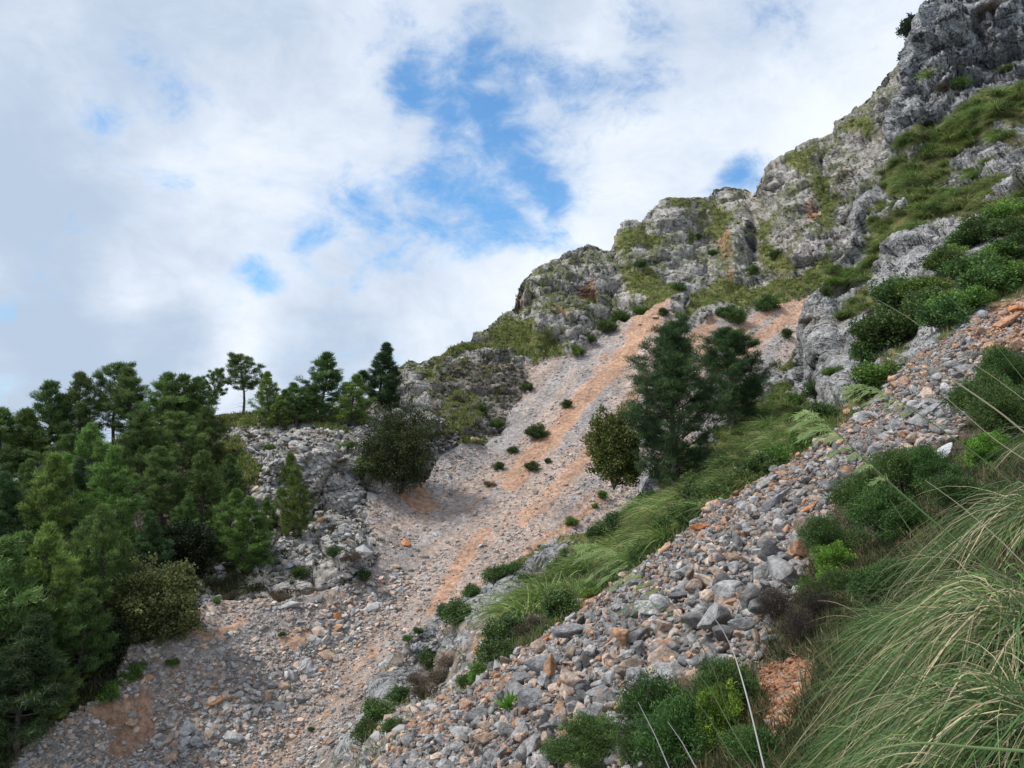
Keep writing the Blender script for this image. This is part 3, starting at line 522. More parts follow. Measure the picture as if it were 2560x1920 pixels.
for (x, y, w_, scl, cl_, lb) in [(550, 673, 30, (1, 1, 1.5), GR, 'tall grey block in the middle of the near scree'), (579, 635, 27, (1.2, 1, 1), GR, 'broad grey boulder below the crest of the near scree'), (533, 707, 32, (1.2, 1, .9), GR, 'wide grey boulder beside the bright green leafy plant'),
     (673, 678, 30, (1.2, 1, 1), LG, 'pale grey wedge boulder beside the tan squared block'), (699, 684, 26, (.9, .9, 1.5), TN, 'squared tan block standing above the dark bush'), (750, 633, 27, (1.1, 1, 1), GR, 'rounded grey boulder left of the dry dark heather'),
     (490, 745, 20, (1, 1, 1), TN, 'tan boulder low on the near scree left of the bushes'), (463, 736, 22, (1.2, 1, .9), LG, 'pale boulder at the lower left end of the near scree'), (620, 642, 24, (1.7, .8, .6), TN, 'long tan slab lying across grey stones'),
     (572, 682, 24, (1.5, .9, .7), DG, 'dark grey slab right of the tall grey block'), (644, 683, 22, (.8, .9, 1.4), GR, 'upright grey stone left of the pale wedge boulder'), (608, 695, 24, (1.3, 1, .8), GR, 'grey boulder above the bushes at the foot of the scree'), (685, 598, 18, (1.2, 1, .8), DG, 'dark stone with a warm patch in mid scree'),
     (775, 510, 36, (1.9, .9, .6), GR, 'long grey boulder aligned with the scree crest'), (768, 487, 28, (1.5, 1, .7), LG, 'pale grey boulder perched on the scree crest'), (587, 747, 15, (.8, .8, 1.6), TN, 'upright tan stone between the lower bushes'), (940, 461, 38, (1.9, 1.3, .5), (.46, .475, .48), 'flat whitish slab below the upper scree'),
     (869, 421, 24, (1.3, 1, .9), LG, 'pale round boulder on the crest by the grey outcrop'), (930, 416, 30, (1.8, .9, .5), GR, 'long grey slab under the orange stone on the upper scree'), (913, 416, 11, (1, 1, .9), OR, 'bright orange stone on the upper scree above the whitish slab'),
     (847, 498, 12, (.9, .9, 1.1), OR, 'squarish orange stone in mid scree above the dark shrub'), (797, 553, 27, (1.8, 1, .6), (.48, .29, .18), 'wide flat orange tan rock near the shrub edge'), (813, 511, 20, (1.6, .9, .6), OR, 'slanting orange slab right of the long grey boulder'),
     (790, 532, 13, (.8, .8, 1.3), (.46, .27, .19), 'upright pinkish stone below the slanting orange slab'), (701, 530, 16, (1.2, 1, .9), OR, 'orange stone on the scree crest near the grass slope'), (738, 537, 10, (1, 1, 1), OR, 'small orange cube stone just below the crest'),
     (657, 624, 11, (.9, 1, 1.2), OR, 'orange stone alone in the middle of the grey heap'), (613, 664, 15, (1.2, 1, .9), (.42, .2, .11), 'rusty brown stone under the long tan slab'), (574, 666, 14, (1.3, 1, .8), TN, 'tan flat stone right of the tall grey block'),
     (514, 679, 15, (1.2, 1, .9), OR, 'orange stone near the lower crest of the scree'), (546, 641, 13, (1.7, 1, .6), OR, 'flat orange stone on the crest above the tall grey block'), (483, 717, 10, (1, 1, 1), (.40, .2, .12), 'dark orange stone low on the left end of the scree'),
     (995, 357, 17, (1.5, 1, .6), OR, 'flat orange rock at the right end of the upper scree'), (1005, 327, 26, (1.7, 1, .6), (.48, .26, .16), 'large orange tan slab high on the upper scree'), (1018, 313, 20, (1.4, 1, .7), OR, 'topmost orange rock at the photo edge'), (886, 468, 15, (1.4, 1, .7), TN, 'tan stone above the dark green shrub'), (558, 752, 13, (1, 1, 1), OR, 'orange stone tucked against the lower bushes')]:
    p, nn_ = C.at(x, y); D_ = np.linalg.norm(p); sz_ = w_*D_/F/2/1.05/max(scl[0], .9)**.5; tl = math.atan2(1, 1)*.75 if scl[0] > 1.4 else 0
    Rm = np.array([[math.cos(tl), 0, -math.sin(tl)], [0, 1, 0], [math.sin(tl), 0, math.cos(tl)]])
    put_stone('boulder', p+nn_*sz_*.45, sz_, cl_, lb, 'boulder', 'large boulders of the near scree', Rm, scl)
for (x, y, w_, h_, cl_, lb) in [(338, 619, 9, 13, OR, 'upright orange block in the gully boulders'), (217, 703, 11, 9, (.48, .27, .15), 'orange block left of the lower gully boulders'), (405, 543, 11, 8, OR, 'orange block on the grey rubble below the bluff'), (313, 641, 14, 10, LG, 'pale block under the upright orange block'),
     (306, 668, 17, 14, LG, 'large pale block in mid gully'), (326, 654, 18, 11, TN, 'broad tan block right of the large pale block'), (187, 731, 13, 13, LG, 'squarish pale block in the lowest gully stones'), (233, 739, 24, 15, LG, 'largest pale boulder of the lower gully'), (173, 758, 14, 12, TN, 'tan boulder at the bottom edge of the photo'),
     (215, 754, 14, 13, LG, 'pale block below the largest lower gully boulder'), (292, 605, 13, 9, LG, 'pale slab alone above the gully'), (268, 698, 13, 11, TN, 'rounded tan block in the gully bend'), (284, 688, 15, 13, TN, 'tan block right of the rounded tan block in the gully bend'), (237, 697, 11, 8, LG, 'small pale block right of the orange block'),
     (396, 569, 15, 8, TN, 'broad tan slab below the bluff foot'), (396, 529, 8, 7, (.5, .45, .38), 'cream block beside the oak at the bluff'), (368, 585, 9, 7, LG, 'pale block at the foot of the bluff'), (129, 723, 13, 7, TN, 'tan slab lying on the bright orange soil'), (298, 632, 11, 9, TN, 'tan block on orange soil in the gully'),
     (472, 443, 14, 8, TN, 'pinkish block above the scree gully head'), (270, 682, 8, 9, LG, 'narrow pale block above the gully bend'), (320, 627, 8, 9, LG, 'pale block beside the upright orange block'), (350, 640, 9, 8, GR, 'grey block right of the gully boulders'), (199, 741, 14, 8, GR, 'grey block left of the largest lower boulder'), (160, 745, 15, 9, LG, 'pale flat block near the bottom left'),
     (425, 556, 10, 6, GR, 'grey block in the upper gully'), (656, 317, 10, 4, TN, 'flat pale block on the orange soil at the scree apex'), (640, 325, 5, 3, LG, 'small pale block left of the scree apex')]:
    p, nn_ = A.at(x, y); D_ = np.linalg.norm(p); sz_ = w_*D_/F/1.95
    put_stone('gully_boulder', p+np.array([0, 0, sz_*.25*h_/w_]), sz_, cl_, lb, 'boulder', 'blocks in the far gully', rotm(rng, 1, .2)[0], (1, 1, 1.3*h_/w_))
# orange chips on the path
n = 30000; x = r.uniform(740, 1040, n); y = r.uniform(300, 770, n); pos, nn = C.at(x, y); pt = mask(C, C_m, 'path', x, y); D = np.linalg.norm(pos, axis=1); ok = (pt > .4) & (r.random(n) < np.where(y > 600, 1, .4)); pos, nn, D = pos[ok], nn[ok], D[ok]; n = len(pos)
cc = np.array([.46, .24, .14])*r.uniform(.5, 1.25, n)[:, None]*np.where(r.random(n) < .25, 1, 1)[:, None]; cc[r.random(n) < .2] = (.36, .28, .22)
tag(scatter('path_chips', ST1, pos+nn*.004, rotm(r, n, .5), np.where(D > 6, .05, .013)*np.exp(r.normal(0, .4, n)), cc, M_STONE), 'orange stone chips on the bare patches of the near slope', kind='stuff')
# ------------------------------------------------------------------ plants
def tubes(paths, sides=5):
    """[(points (k,3), radii)] -> V, T"""
    Vs, Ts, n = [], [], 0
    for P, Rr in paths:
        P = np.asarray(P, float); k = len(P); d = unit(np.gradient(P, axis=0)); a = np.where(np.abs(d[:, 2:3]) > .9, [[1., 0, 0]], [[0, 0, 1.]]); u = unit(np.cross(d, a)); v = np.cross(d, u)
        t = np.arange(sides)/sides*2*np.pi; ring = P[:, None]+(u[:, None]*np.cos(t)[None, :, None]+v[:, None]*np.sin(t)[None, :, None])*np.asarray(Rr)[:, None, None]
        Vs.append(ring.reshape(-1, 3)); i = np.arange(k-1)[:, None]*sides; j = np.arange(sides)[None]; j2 = (j+1) % sides
        Ts.append((np.stack([i+j, i+j2, i+sides+j2, i+sides+j], -1)+n).reshape(-1, 4)); n += k*sides
    return np.concatenate(Vs), np.concatenate(Ts)
def needles(r, Cn, out, k, ln, wd, rad, base, cv_=.5, tip=(1.3, 1.3, 1.1)):
    n = len(Cn)*k; c = np.repeat(Cn, k, 0); o = np.repeat(out, k, 0); b = c+unit(r.normal(size=(n, 3)))*(rad*r.random(n)**.5)[:, None]*np.array([1, 1, .6])
    d = unit(r.normal(size=(n, 3))*.8+o*.55+np.array([0, 0, .55])); L = ln*r.uniform(.6, 1.2, n); s = unit(np.cross(d, r.normal(size=(n, 3))))*wd*.5
    V = np.stack([b-s, b+s, b+d*L[:, None]], 1).reshape(-1, 3); T = np.arange(n*3).reshape(-1, 3)
    cc = np.array(base)*np.repeat(r.uniform(1-cv_, 1+cv_, len(Cn)), k)[:, None]*r.uniform(.8, 1.2, n)[:, None]; yl = np.repeat(r.random(len(Cn)), k)[:, None]; cc = cc*(1+yl*np.array([.2, .1, 0]))
    cc = np.stack([cc, cc, cc*np.array(tip)], 1).reshape(-1, 3); return V, T, cc
def leaves(r, Cn, out, k, ln, wd, rad, base, cv_=.3, upb=.3, yel=.3):
    n = len(Cn)*k; c = np.repeat(Cn, k, 0); o = np.repeat(out, k, 0); b = c+unit(r.normal(size=(n, 3)))*(rad*r.random(n)**.45)[:, None]
    d = unit(r.normal(size=(n, 3))*.7+o*.6+np.array([0, 0, upb])); L = (ln*r.uniform(.6, 1.2, n))[:, None]; s = unit(np.cross(d, r.normal(size=(n, 3))))*wd*.5
    V = np.stack([b, b+d*L*.5-s, b+d*L, b+d*L*.5+s], 1).reshape(-1, 3); T = np.arange(n*4).reshape(-1, 4)
    cc = np.array(base)*np.repeat(r.uniform(1-cv_, 1+cv_, len(Cn)), k)[:, None]*r.uniform(.7, 1.3, n)[:, None]; yl = np.repeat(r.random(len(Cn)), k)[:, None]*r.uniform(.3, 1, n)[:, None]
    cc = cc*(1+yl*np.array([1.5, .7, 0])*yel); return V, T, np.repeat(cc, 4, 0)
def pine(seed, h=9., cw=2.8, bf=.25, nb=46, pw=.6, k=40, ln=.38, wd=.055, rad=.42, base=(.088, .152, .046), sub=4, lean=.05, dens=1., dead=6, asc=0.):
    r = np.random.default_rng(seed); az = r.uniform(0, 6.28); zz = np.linspace(0, 1, 9)
    tr = np.c_[math.cos(az)*lean*h*zz**1.6+.02*h*np.sin(zz*5+seed), math.sin(az)*lean*h*zz**1.6+.02*h*np.cos(zz*4+seed)-.02*h, h*zz]
    tr -= tr[0]; tr[0, 2] = -.5; paths = [(tr, .022*h*(1-.93*zz)+.008)]; Cn, O = [], []
    trf = lambda t: np.array([np.interp(t, zz, tr[:, i]) for i in range(3)])
    for i in range(nb):
        u = (i+r.random())/nb; t = bf+(1-bf)*u*.99; a = i*2.4+r.normal(0, .35); R = cw*(1-u)**pw*(.55+.45*min(1, u*3.5))*r.uniform(.55, 1.15)+.12*cw*(1-u)
        el = r.uniform(.05, .45)+.5*u+asc; d = np.array([math.cos(a)*math.cos(el), math.sin(a)*math.cos(el), math.sin(el)]); p0 = trf(t); q = np.linspace(0, 1, 6)[:, None]
        P = p0+d*R*q+np.array([0, 0, .16*R])*q**2-np.array([0, 0, .12*R])*np.sin(q*3.1)+r.normal(0, .03*R, (6, 3))*q; paths.append((P, (.009*h*(1-u)+.02)*(1-.85*q[:, 0])*.8))
        ns = max(2, int(sub*R/cw*2.2*dens)+1)
        for j in range(ns):
            f = r.uniform(.3, 1); bp = P[0]+(P[-1]-P[0])*f; bp = np.array([np.interp(f, q[:, 0], P[:, m]) for m in range(3)]); sd = unit(d+r.normal(0, .75, 3)*np.array([1, 1, .5])); L = R*.38*r.uniform(.4, 1.1)*(1.15-f*.4)
            e = bp+sd*L; paths.append((np.array([bp, (bp+e)/2+[0, 0, .03*L], e]), np.array([.022, .014, .008])*h/9))
            Cn.append(e); O.append(sd)
            if r.random() < .75: Cn.append(bp+sd*L*.5); O.append(sd)
        Cn.append(P[-1]); O.append(d)
    for i in range(3): Cn.append(trf(1-.02*i)); O.append(np.array([0, 0, 1.]))
    for i in range(dead):       # bare lower limbs
        t = r.uniform(.12, bf+.15); a = r.uniform(0, 6.28); R = cw*r.uniform(.3, .8); d = np.array([math.cos(a), math.sin(a), r.uniform(-.25, .25)]); P = trf(t)+d*R*np.linspace(0, 1, 4)[:, None]+r.normal(0, .04*R, (4, 3)); paths.append((P, np.array([.02, .014, .009, .004])*h/9))
    Cn, O = np.array(Cn), np.array(O); V, T, c = needles(r, Cn, O, k, ln, wd, rad, base)
    tv, tt = tubes(paths, 5); return (tv, tt), (V, T, c)
def broad(seed, w_=2., h=2.4, nclump=170, k=60, ln=.16, wd=.09, rad=.42, base=(.06, .08, .028), flat=.0, upb=.3, yel=.3, stem=True, lump=5, asym=0.):
    r = np.random.default_rng(seed); lc = unit(r.normal(size=(lump, 3)))*np.array([.55, .55, .5])*r.uniform(.5, 1.15, (lump, 1)); lr = r.uniform(.28, .6, lump); li = r.integers(0, lump, nclump)
    d = unit(r.normal(size=(nclump, 3))); q = lc[li]+d*lr[li][:, None]*(r.random(nclump)**.28)[:, None]; q = q*np.where(r.random(nclump) < .15, r.uniform(1.05, 1.3, nclump), 1)[:, None]; Cn = q*np.array([w_/2, w_/2, h/2])/1.05+np.array([0, 0, h*.5]); Cn[:, 2] = np.maximum(Cn[:, 2], .06*h); lowc = np.clip(1-Cn[:, 2]/(.4*h), 0, 1)[:, None]; Cn[:, :2] *= 1+.45*lowc
    o = unit(q); V, T, c = leaves(r, Cn, o, k, ln, wd, rad, base, .45, upb, yel); paths = []
    for i in range(0, nclump, max(1, nclump//26)): paths.append((np.array([[0, 0, .03*h], [*(Cn[i, :2]*.35), Cn[i, 2]*.5], Cn[i]]), np.array([.035, .02, .008])*w_/2))
    tv, tt = tubes(paths, 4); return (tv, tt), (V, T, c)
def plant_meshes(nm, g, leafmat=None, barkmat=None):
    (tv, tt), (V, T, c) = g; return mesh_np(nm+'_trunk', tv, tt, barkmat or M_BARK, None, True), mesh_np(nm+'_crown', V, T, leafmat or M_LEAF, c)
def plant(name, pm, p, rz, sc, label, cat, group=None, parts=('trunk', 'crown'), tilt=(0, 0)):
    o = link(name, None, loc=p, rz=(tilt[0], tilt[1], rz), sc=sc); tag(o, label, cat, group)
    link(parts[0], pm[0], o); link(parts[1], pm[1], o); return o
def size_for(x, y0, px, S): p, _ = S.at(x, y0); return p, px*p[1]/F/math.cos(PITCH)

PINES = {'a': plant_meshes('pine_a', pine(1, bf=.15, nb=54)), 'b': plant_meshes('pine_b', pine(2, pw=.75, bf=.12, nb=54)), 'c': plant_meshes('pine_c', pine(3, bf=.28, cw=2.9, nb=44, pw=.5, lean=.1)),
         'd': plant_meshes('pine_d', pine(4, pw=.9, bf=.05, cw=3.2, nb=60, base=(.115, .195, .05))), 'e': plant_meshes('pine_e', pine(5, pw=.8, bf=.1, cw=2.4, nb=60, base=(.055, .10, .042), dens=1.3)),
         'f': plant_meshes('pine_f', pine(6, pw=.5, bf=.4, cw=3.2, nb=38, lean=.08, dead=12)), 'g': plant_meshes('pine_g', pine(8, pw=.85, bf=.04, cw=3.6, nb=64, base=(.125, .21, .055), lean=.12))}
gs = 'pines standing along the skyline'; gl_ = 'pines on the left slope'
trees = [  # base x, base y, height px, width factor, kind, label
 (45, 474, 90, 1.1, 'a', 'dark rounded pine at the left end of the skyline row', gs), (82, 464, 90, 1.05, 'b', 'narrow pointed pine second along the skyline row', gs), (114, 450, 84, 1.0, 'f', 'tall pine with bare lower trunk in the skyline row', gs), (132, 450, 80, 1.1, 'a', 'pine just right of the tall bare trunked pine', gs),
 (157, 452, 80, 1.2, 'a', 'broad topped pine in the middle of the skyline row', gs), (176, 446, 74, 1.15, 'a', 'rounded pine right of the broad topped pine on the skyline', gs), (195, 440, 68, 1.2, 'b', 'bushy pine near the right end of the dense skyline row', gs), (211, 420, 52, .8, 'f', 'thin pale pine behind the lone tree', gs),
 (243, 414, 58, 1.15, 'f', 'lone open crowned pine with a visible forked trunk on the grassy knoll', gs), (269, 424, 54, 1.1, 'd', 'bright green young pine right of the lone open crowned pine', gs), (280, 426, 38, 1.4, 'd', 'low bushy pine on the knoll edge below the bright young pine', gs), (296, 423, 42, 1.3, 'a', 'short dark pine left of the layered pine', gs),
 (320, 418, 66, 1.3, 'a', 'layered open pine on the knoll with blue green crown', gs), (310, 423, 40, 1.4, 'b', 'small pine in front of the layered open pine', gs), (351, 426, 55, 1.5, 'd', 'dense pyramid shaped pine between layered pine and dark pine', gs), (380, 412, 66, 1.25, 'e', 'darkest spire shaped pine beside the rocky ridge', gs),
 (332, 425, 15, 1., 'd', 'tiny pine sapling on the knoll grass', None), (5, 490, 80, 1.3, 'a', 'pine cut by the left photo edge on the skyline', gs), (22, 486, 76, 1.3, 'b', 'open pine beside the left edge of the photo', gs), (392, 412, 40, .8, 'e', 'short dark pine behind the big holm oak', gs),
 (58, 500, 62, 1.2, 'c', 'spreading pine below the left skyline row', gl_), (92, 500, 78, 1.1, 'g', 'bright flat topped pine in front of the skyline row', gl_), (142, 495, 84, 1.1, 'a', 'pine with grey twigs below the broad topped pine', gl_), (185, 490, 78, 1.2, 'c', 'wind bent pine at the right of the dense stand', gl_),
 (208, 470, 64, 1.1, 'b', 'pine at the edge of the knoll grass', gl_), (40, 560, 106, 1.1, 'd', 'large bright pine at mid left', gl_), (108, 560, 112, 1., 'd', 'tall cone shaped bright pine in the middle of the stand', gl_), (8, 560, 88, 1.1, 'e', 'dark pine filling the left edge at mid height', gl_),
 (160, 530, 82, 1.1, 'a', 'pine above the darkest oak in the stand', gl_), (198, 535, 84, 1.15, 'b', 'pine beside the yellow green grass slope', gl_), (225, 555, 66, 1.1, 'g', 'pale green pine below the yellow green grass slope', gl_), (250, 568, 74, 1.25, 'd', 'broad light pine above the rubble with grey roots below', gl_),
 (294, 537, 82, .85, 'd', 'upright deep green pine in front of the grey bluff', gl_), (267, 530, 38, 1., 'g', 'small pale pine left of the upright deep green pine', gl_), (50, 660, 132, .95, 'g', 'light yellow green pine in front at the lower left', gl_), (104, 630, 120, .8, 'b', 'slender feathery pine left of the pale leaved oak', gl_),
 (10, 650, 110, 1.1, 'a', 'shaded pine with grey twigs at the left edge', gl_), (75, 690, 96, 1.1, 'a', 'dark pine at the bottom right of the stand', gl_), (16, 755, 128, 1.35, 'e', 'large dark pine filling the bottom left corner', gl_), (48, 722, 80, 1.1, 'd', 'low pine with drooping bright boughs above the rubble', gl_),
 (130, 480, 60, 1.1, 'e', 'dark pine in the shade behind the cone shaped pine', gl_), (70, 535, 76, 1., 'e', 'dark pine between two bright pines', gl_), (152, 580, 70, 1., 'e', 'dark pine behind the pale leaved oak', gl_), (22, 520, 60, 1.1, 'b', 'pine in the second row at the far left', gl_),
 (232, 500, 44, 1., 'b', 'small pine on the yellow green slope beside the stand', gl_), (-20, 700, 150, 1.2, 'a', 'pine leaning in from the lower left photo edge', gl_), (180, 560, 64, 1.1, 'a', 'pine directly above the darkest oak', gl_), (80, 600, 84, 1., 'c', 'open pine behind the light yellow green pine', gl_), (128, 610, 60, 1.2, 'e', 'low dark pine at the left foot of the pale leaved oak', gl_)]
for (x, y, hp, wf, kd, lb, g) in trees:
    p, H = size_for(x, y, hp, A); s = H/9.; plant('pine_tree', PINES[kd], p-np.array([0, 0, .15]), random.uniform(0, 6.28), (s*wf, s*wf, s), lb, 'pine', g)
# the two pines standing on the spur
pm1 = plant_meshes('spur_pine_1', pine(21, 9., 2.8, .04, 84, .42, 60, .24, .024, .30, (.058, .11, .042), 6, .04, 1.0, 22, .28)); p, H = size_for(676, 492, 164, B)
plant('pine_tree', pm1, p, .6, (H/9*1.15, H/9*1.15, H/9), 'tall dark pine with feathery lower boughs in front of the far scree', 'pine', 'two pines on the spur')
pm2 = plant_meshes('spur_pine_2', pine(22, 9., 3.4, .14, 66, .55, 60, .30, .03, .36, (.06, .115, .042), 6, .16, .95, 14, .25)); p, H = size_for(733, 432, 98, B)
plant('pine_tree', pm2, p, 2.2, (H/9*1.3, H/9*1.2, H/9), 'smaller pine leaning right behind the tall dark pine', 'pine', 'two pines on the spur')
# holm oaks
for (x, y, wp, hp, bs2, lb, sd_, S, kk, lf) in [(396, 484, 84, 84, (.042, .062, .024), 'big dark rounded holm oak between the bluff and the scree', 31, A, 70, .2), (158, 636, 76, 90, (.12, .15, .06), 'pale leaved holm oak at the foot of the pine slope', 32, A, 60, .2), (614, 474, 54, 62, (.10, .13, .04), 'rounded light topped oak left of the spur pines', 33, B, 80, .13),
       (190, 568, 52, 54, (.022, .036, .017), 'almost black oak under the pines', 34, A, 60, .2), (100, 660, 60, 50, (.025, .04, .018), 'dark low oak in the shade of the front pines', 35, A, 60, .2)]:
    if S is A: p, H = size_for(x, y, hp, S)
    else: p = ray(x, y+2)*34.5; H = hp*34.5/F
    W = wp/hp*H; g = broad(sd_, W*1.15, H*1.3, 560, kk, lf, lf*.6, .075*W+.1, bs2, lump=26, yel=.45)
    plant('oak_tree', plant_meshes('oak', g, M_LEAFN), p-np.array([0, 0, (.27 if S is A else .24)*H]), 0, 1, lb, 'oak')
# low shrubs: prototypes 1 m wide
SH = {'d': [plant_meshes('shrub', broad(40+i, 1., .8, 110, 46, .055, .03, .12, (.062, .118, .034), lump=9), M_LEAF) for i in range(4)], 'g': [plant_meshes('shrub', broad(46+i, 1., .7, 110, 44, .055, .03, .12, (.10, .19, .04), lump=9), M_LEAF) for i in range(2)],
      'b': [plant_meshes('shrub', broad(50+i, 1., .6, 120, 34, .05, .014, .13, (.10, .085, .06), lump=9), M_LEAF) for i in range(3)]}
def shrub(x, y, wp, kd, S, lb, g=None, hf=1.):
    p, nn_ = S.at(x, y); D_ = p[1]; w_ = 1.35*wp*D_/F; plant('shrub', random.choice(SH[kd]), p-np.array([0, 0, .06*w_]), random.uniform(0, 6.28), (w_, w_, w_*hf), lb, 'shrub', g, ('stem', 'foliage'))
for (x, y, w_, kd, lb) in [(526, 392, 13, 'd', 'dark round shrub at the left edge of the upper scree'), (537, 438, 22, 'd', 'wide dark shrub where the scree meets the gully head'), (617, 322, 26, 'd', 'dark bushy shrub left of the scree apex'), (608, 334, 18, 'd', 'shrub below the bushy one by the scree apex'), (752, 276, 14, 'd', 'round black green bush under the rock pinnacle'),
     (768, 311, 24, 'd', 'wide shrub on top of the orange scree edge'), (737, 324, 22, 'd', 'shrub left of the wide one above the upper scree'), (725, 318, 18, 'd', 'shrub nearest the green lobe above the scree'), (787, 338, 14, 'd', 'single dark shrub in the right hand scree strips'), (532, 470, 14, 'd', 'small dark shrub alone in mid scree'),
     (548, 463, 8, 'd', 'tiny dark shrub up the slope from the small one in mid scree'), (513, 453, 11, 'd', 'shrub by the gully head left of mid scree'), (601, 498, 11, 'g', 'bright green bush on the scree below the oak'), (572, 524, 12, 'g', 'bright green bush near the spur rocks'), (542, 548, 7, 'g', 'tiny green plant on the lower scree'), (596, 508, 7, 'g', 'tiny green bush under the bright green bush'),
     (566, 408, 12, 'd', 'low flat shrub beside the orange run'), (498, 426, 14, 'd', 'dark shrub on the brown brushy slope'), (483, 412, 12, 'd', 'dark shrub among brown brush near the ridge'), (460, 402, 14, 'b', 'brown shrub on the brushy slope'), (498, 470, 12, 'd', 'shrub in the dark seam of the gully'), (490, 486, 12, 'b', 'brown shrub lower in the dark seam of the gully'),
     (362, 582, 15, 'd', 'dark green bush at the foot of the bluff'), (334, 566, 16, 'd', 'dark shrub on the bluff crack'), (300, 572, 16, 'd', 'dark shrub under the bluff left side'), (350, 570, 18, 'b', 'brown heather on the bluff flank'), (310, 590, 20, 'b', 'brown heather below the bluff'), (280, 592, 18, 'b', 'brown heather at the rubble top'), (232, 594, 18, 'b', 'brown heather under the light pine'), (281, 637, 7, 'd', 'tiny black shrub in the lower scree'), (311, 729, 6, 'd', 'tiny dark shrub near the bottom of the scree'),
     (346, 450, 14, 'g', 'green tuft of shrub at the bluff top'), (341, 470, 9, 'b', 'brown shrub on the bluff side'), (250, 440, 12, 'b', 'brown tuft on the pale rock below the knoll'), (266, 441, 10, 'b', 'second brown tuft on the pale rock below the knoll'), (272, 452, 12, 'g', 'green tuft on the bluff below the brown tufts'), (362, 478, 28, 'd', 'dark shrub at the left foot of the big holm oak'), (110, 648, 16, 'g', 'grassy green shrub beside the lowest pines'),
     (135, 680, 22, 'g', 'green bush above the bright orange soil'), (112, 700, 26, 'g', 'olive bush left of the bright orange soil'), (173, 665, 12, 'g', 'small olive tuft right of the green bush'), (218, 603, 9, 'g', 'small olive tuft below the light pine'), (640, 272, 12, 'd', 'shrub on the green valley of the ridge'), (680, 290, 14, 'd', 'shrub beside the rock knob above the apex'), (712, 260, 10, 'd', 'shrub left of the rock pinnacle'), (776, 258, 12, 'd', 'shrub right of the rock pinnacle'), (700, 235, 9, 'd', 'shrub in the upper green gully'),
     (663, 316, 12, 'd', 'shrub against the knob at the apex'), (590, 345, 14, 'd', 'shrub along the upper left scree edge'), (576, 356, 14, 'g', 'green shrub along the upper left scree edge'), (640, 308, 16, 'g', 'green shrub above the left scree edge')]:
    shrub(x, y, w_, kd, A, lb, 'shrubs on the far slope', .8)
p, _ = B.at(912, 45)
for (x, y, w_, D_, lb, nm) in [(908, 47, 26, 61, 'dark bush overhanging the sky from the topmost cliff', 'dp'), (913, 66, 18, 59, 'smaller dark bush under the overhanging one', 'q')]:
    g = broad(61+w_, 2.4*w_/26, 2.8*w_/26, 70, 36, .22, .10, .3, (.03, .045, .022), lump=4); plant('bush', plant_meshes('cliff_bush', g, M_LEAFN), ray(x, y)*D_, 0, 1, lb, 'bush')
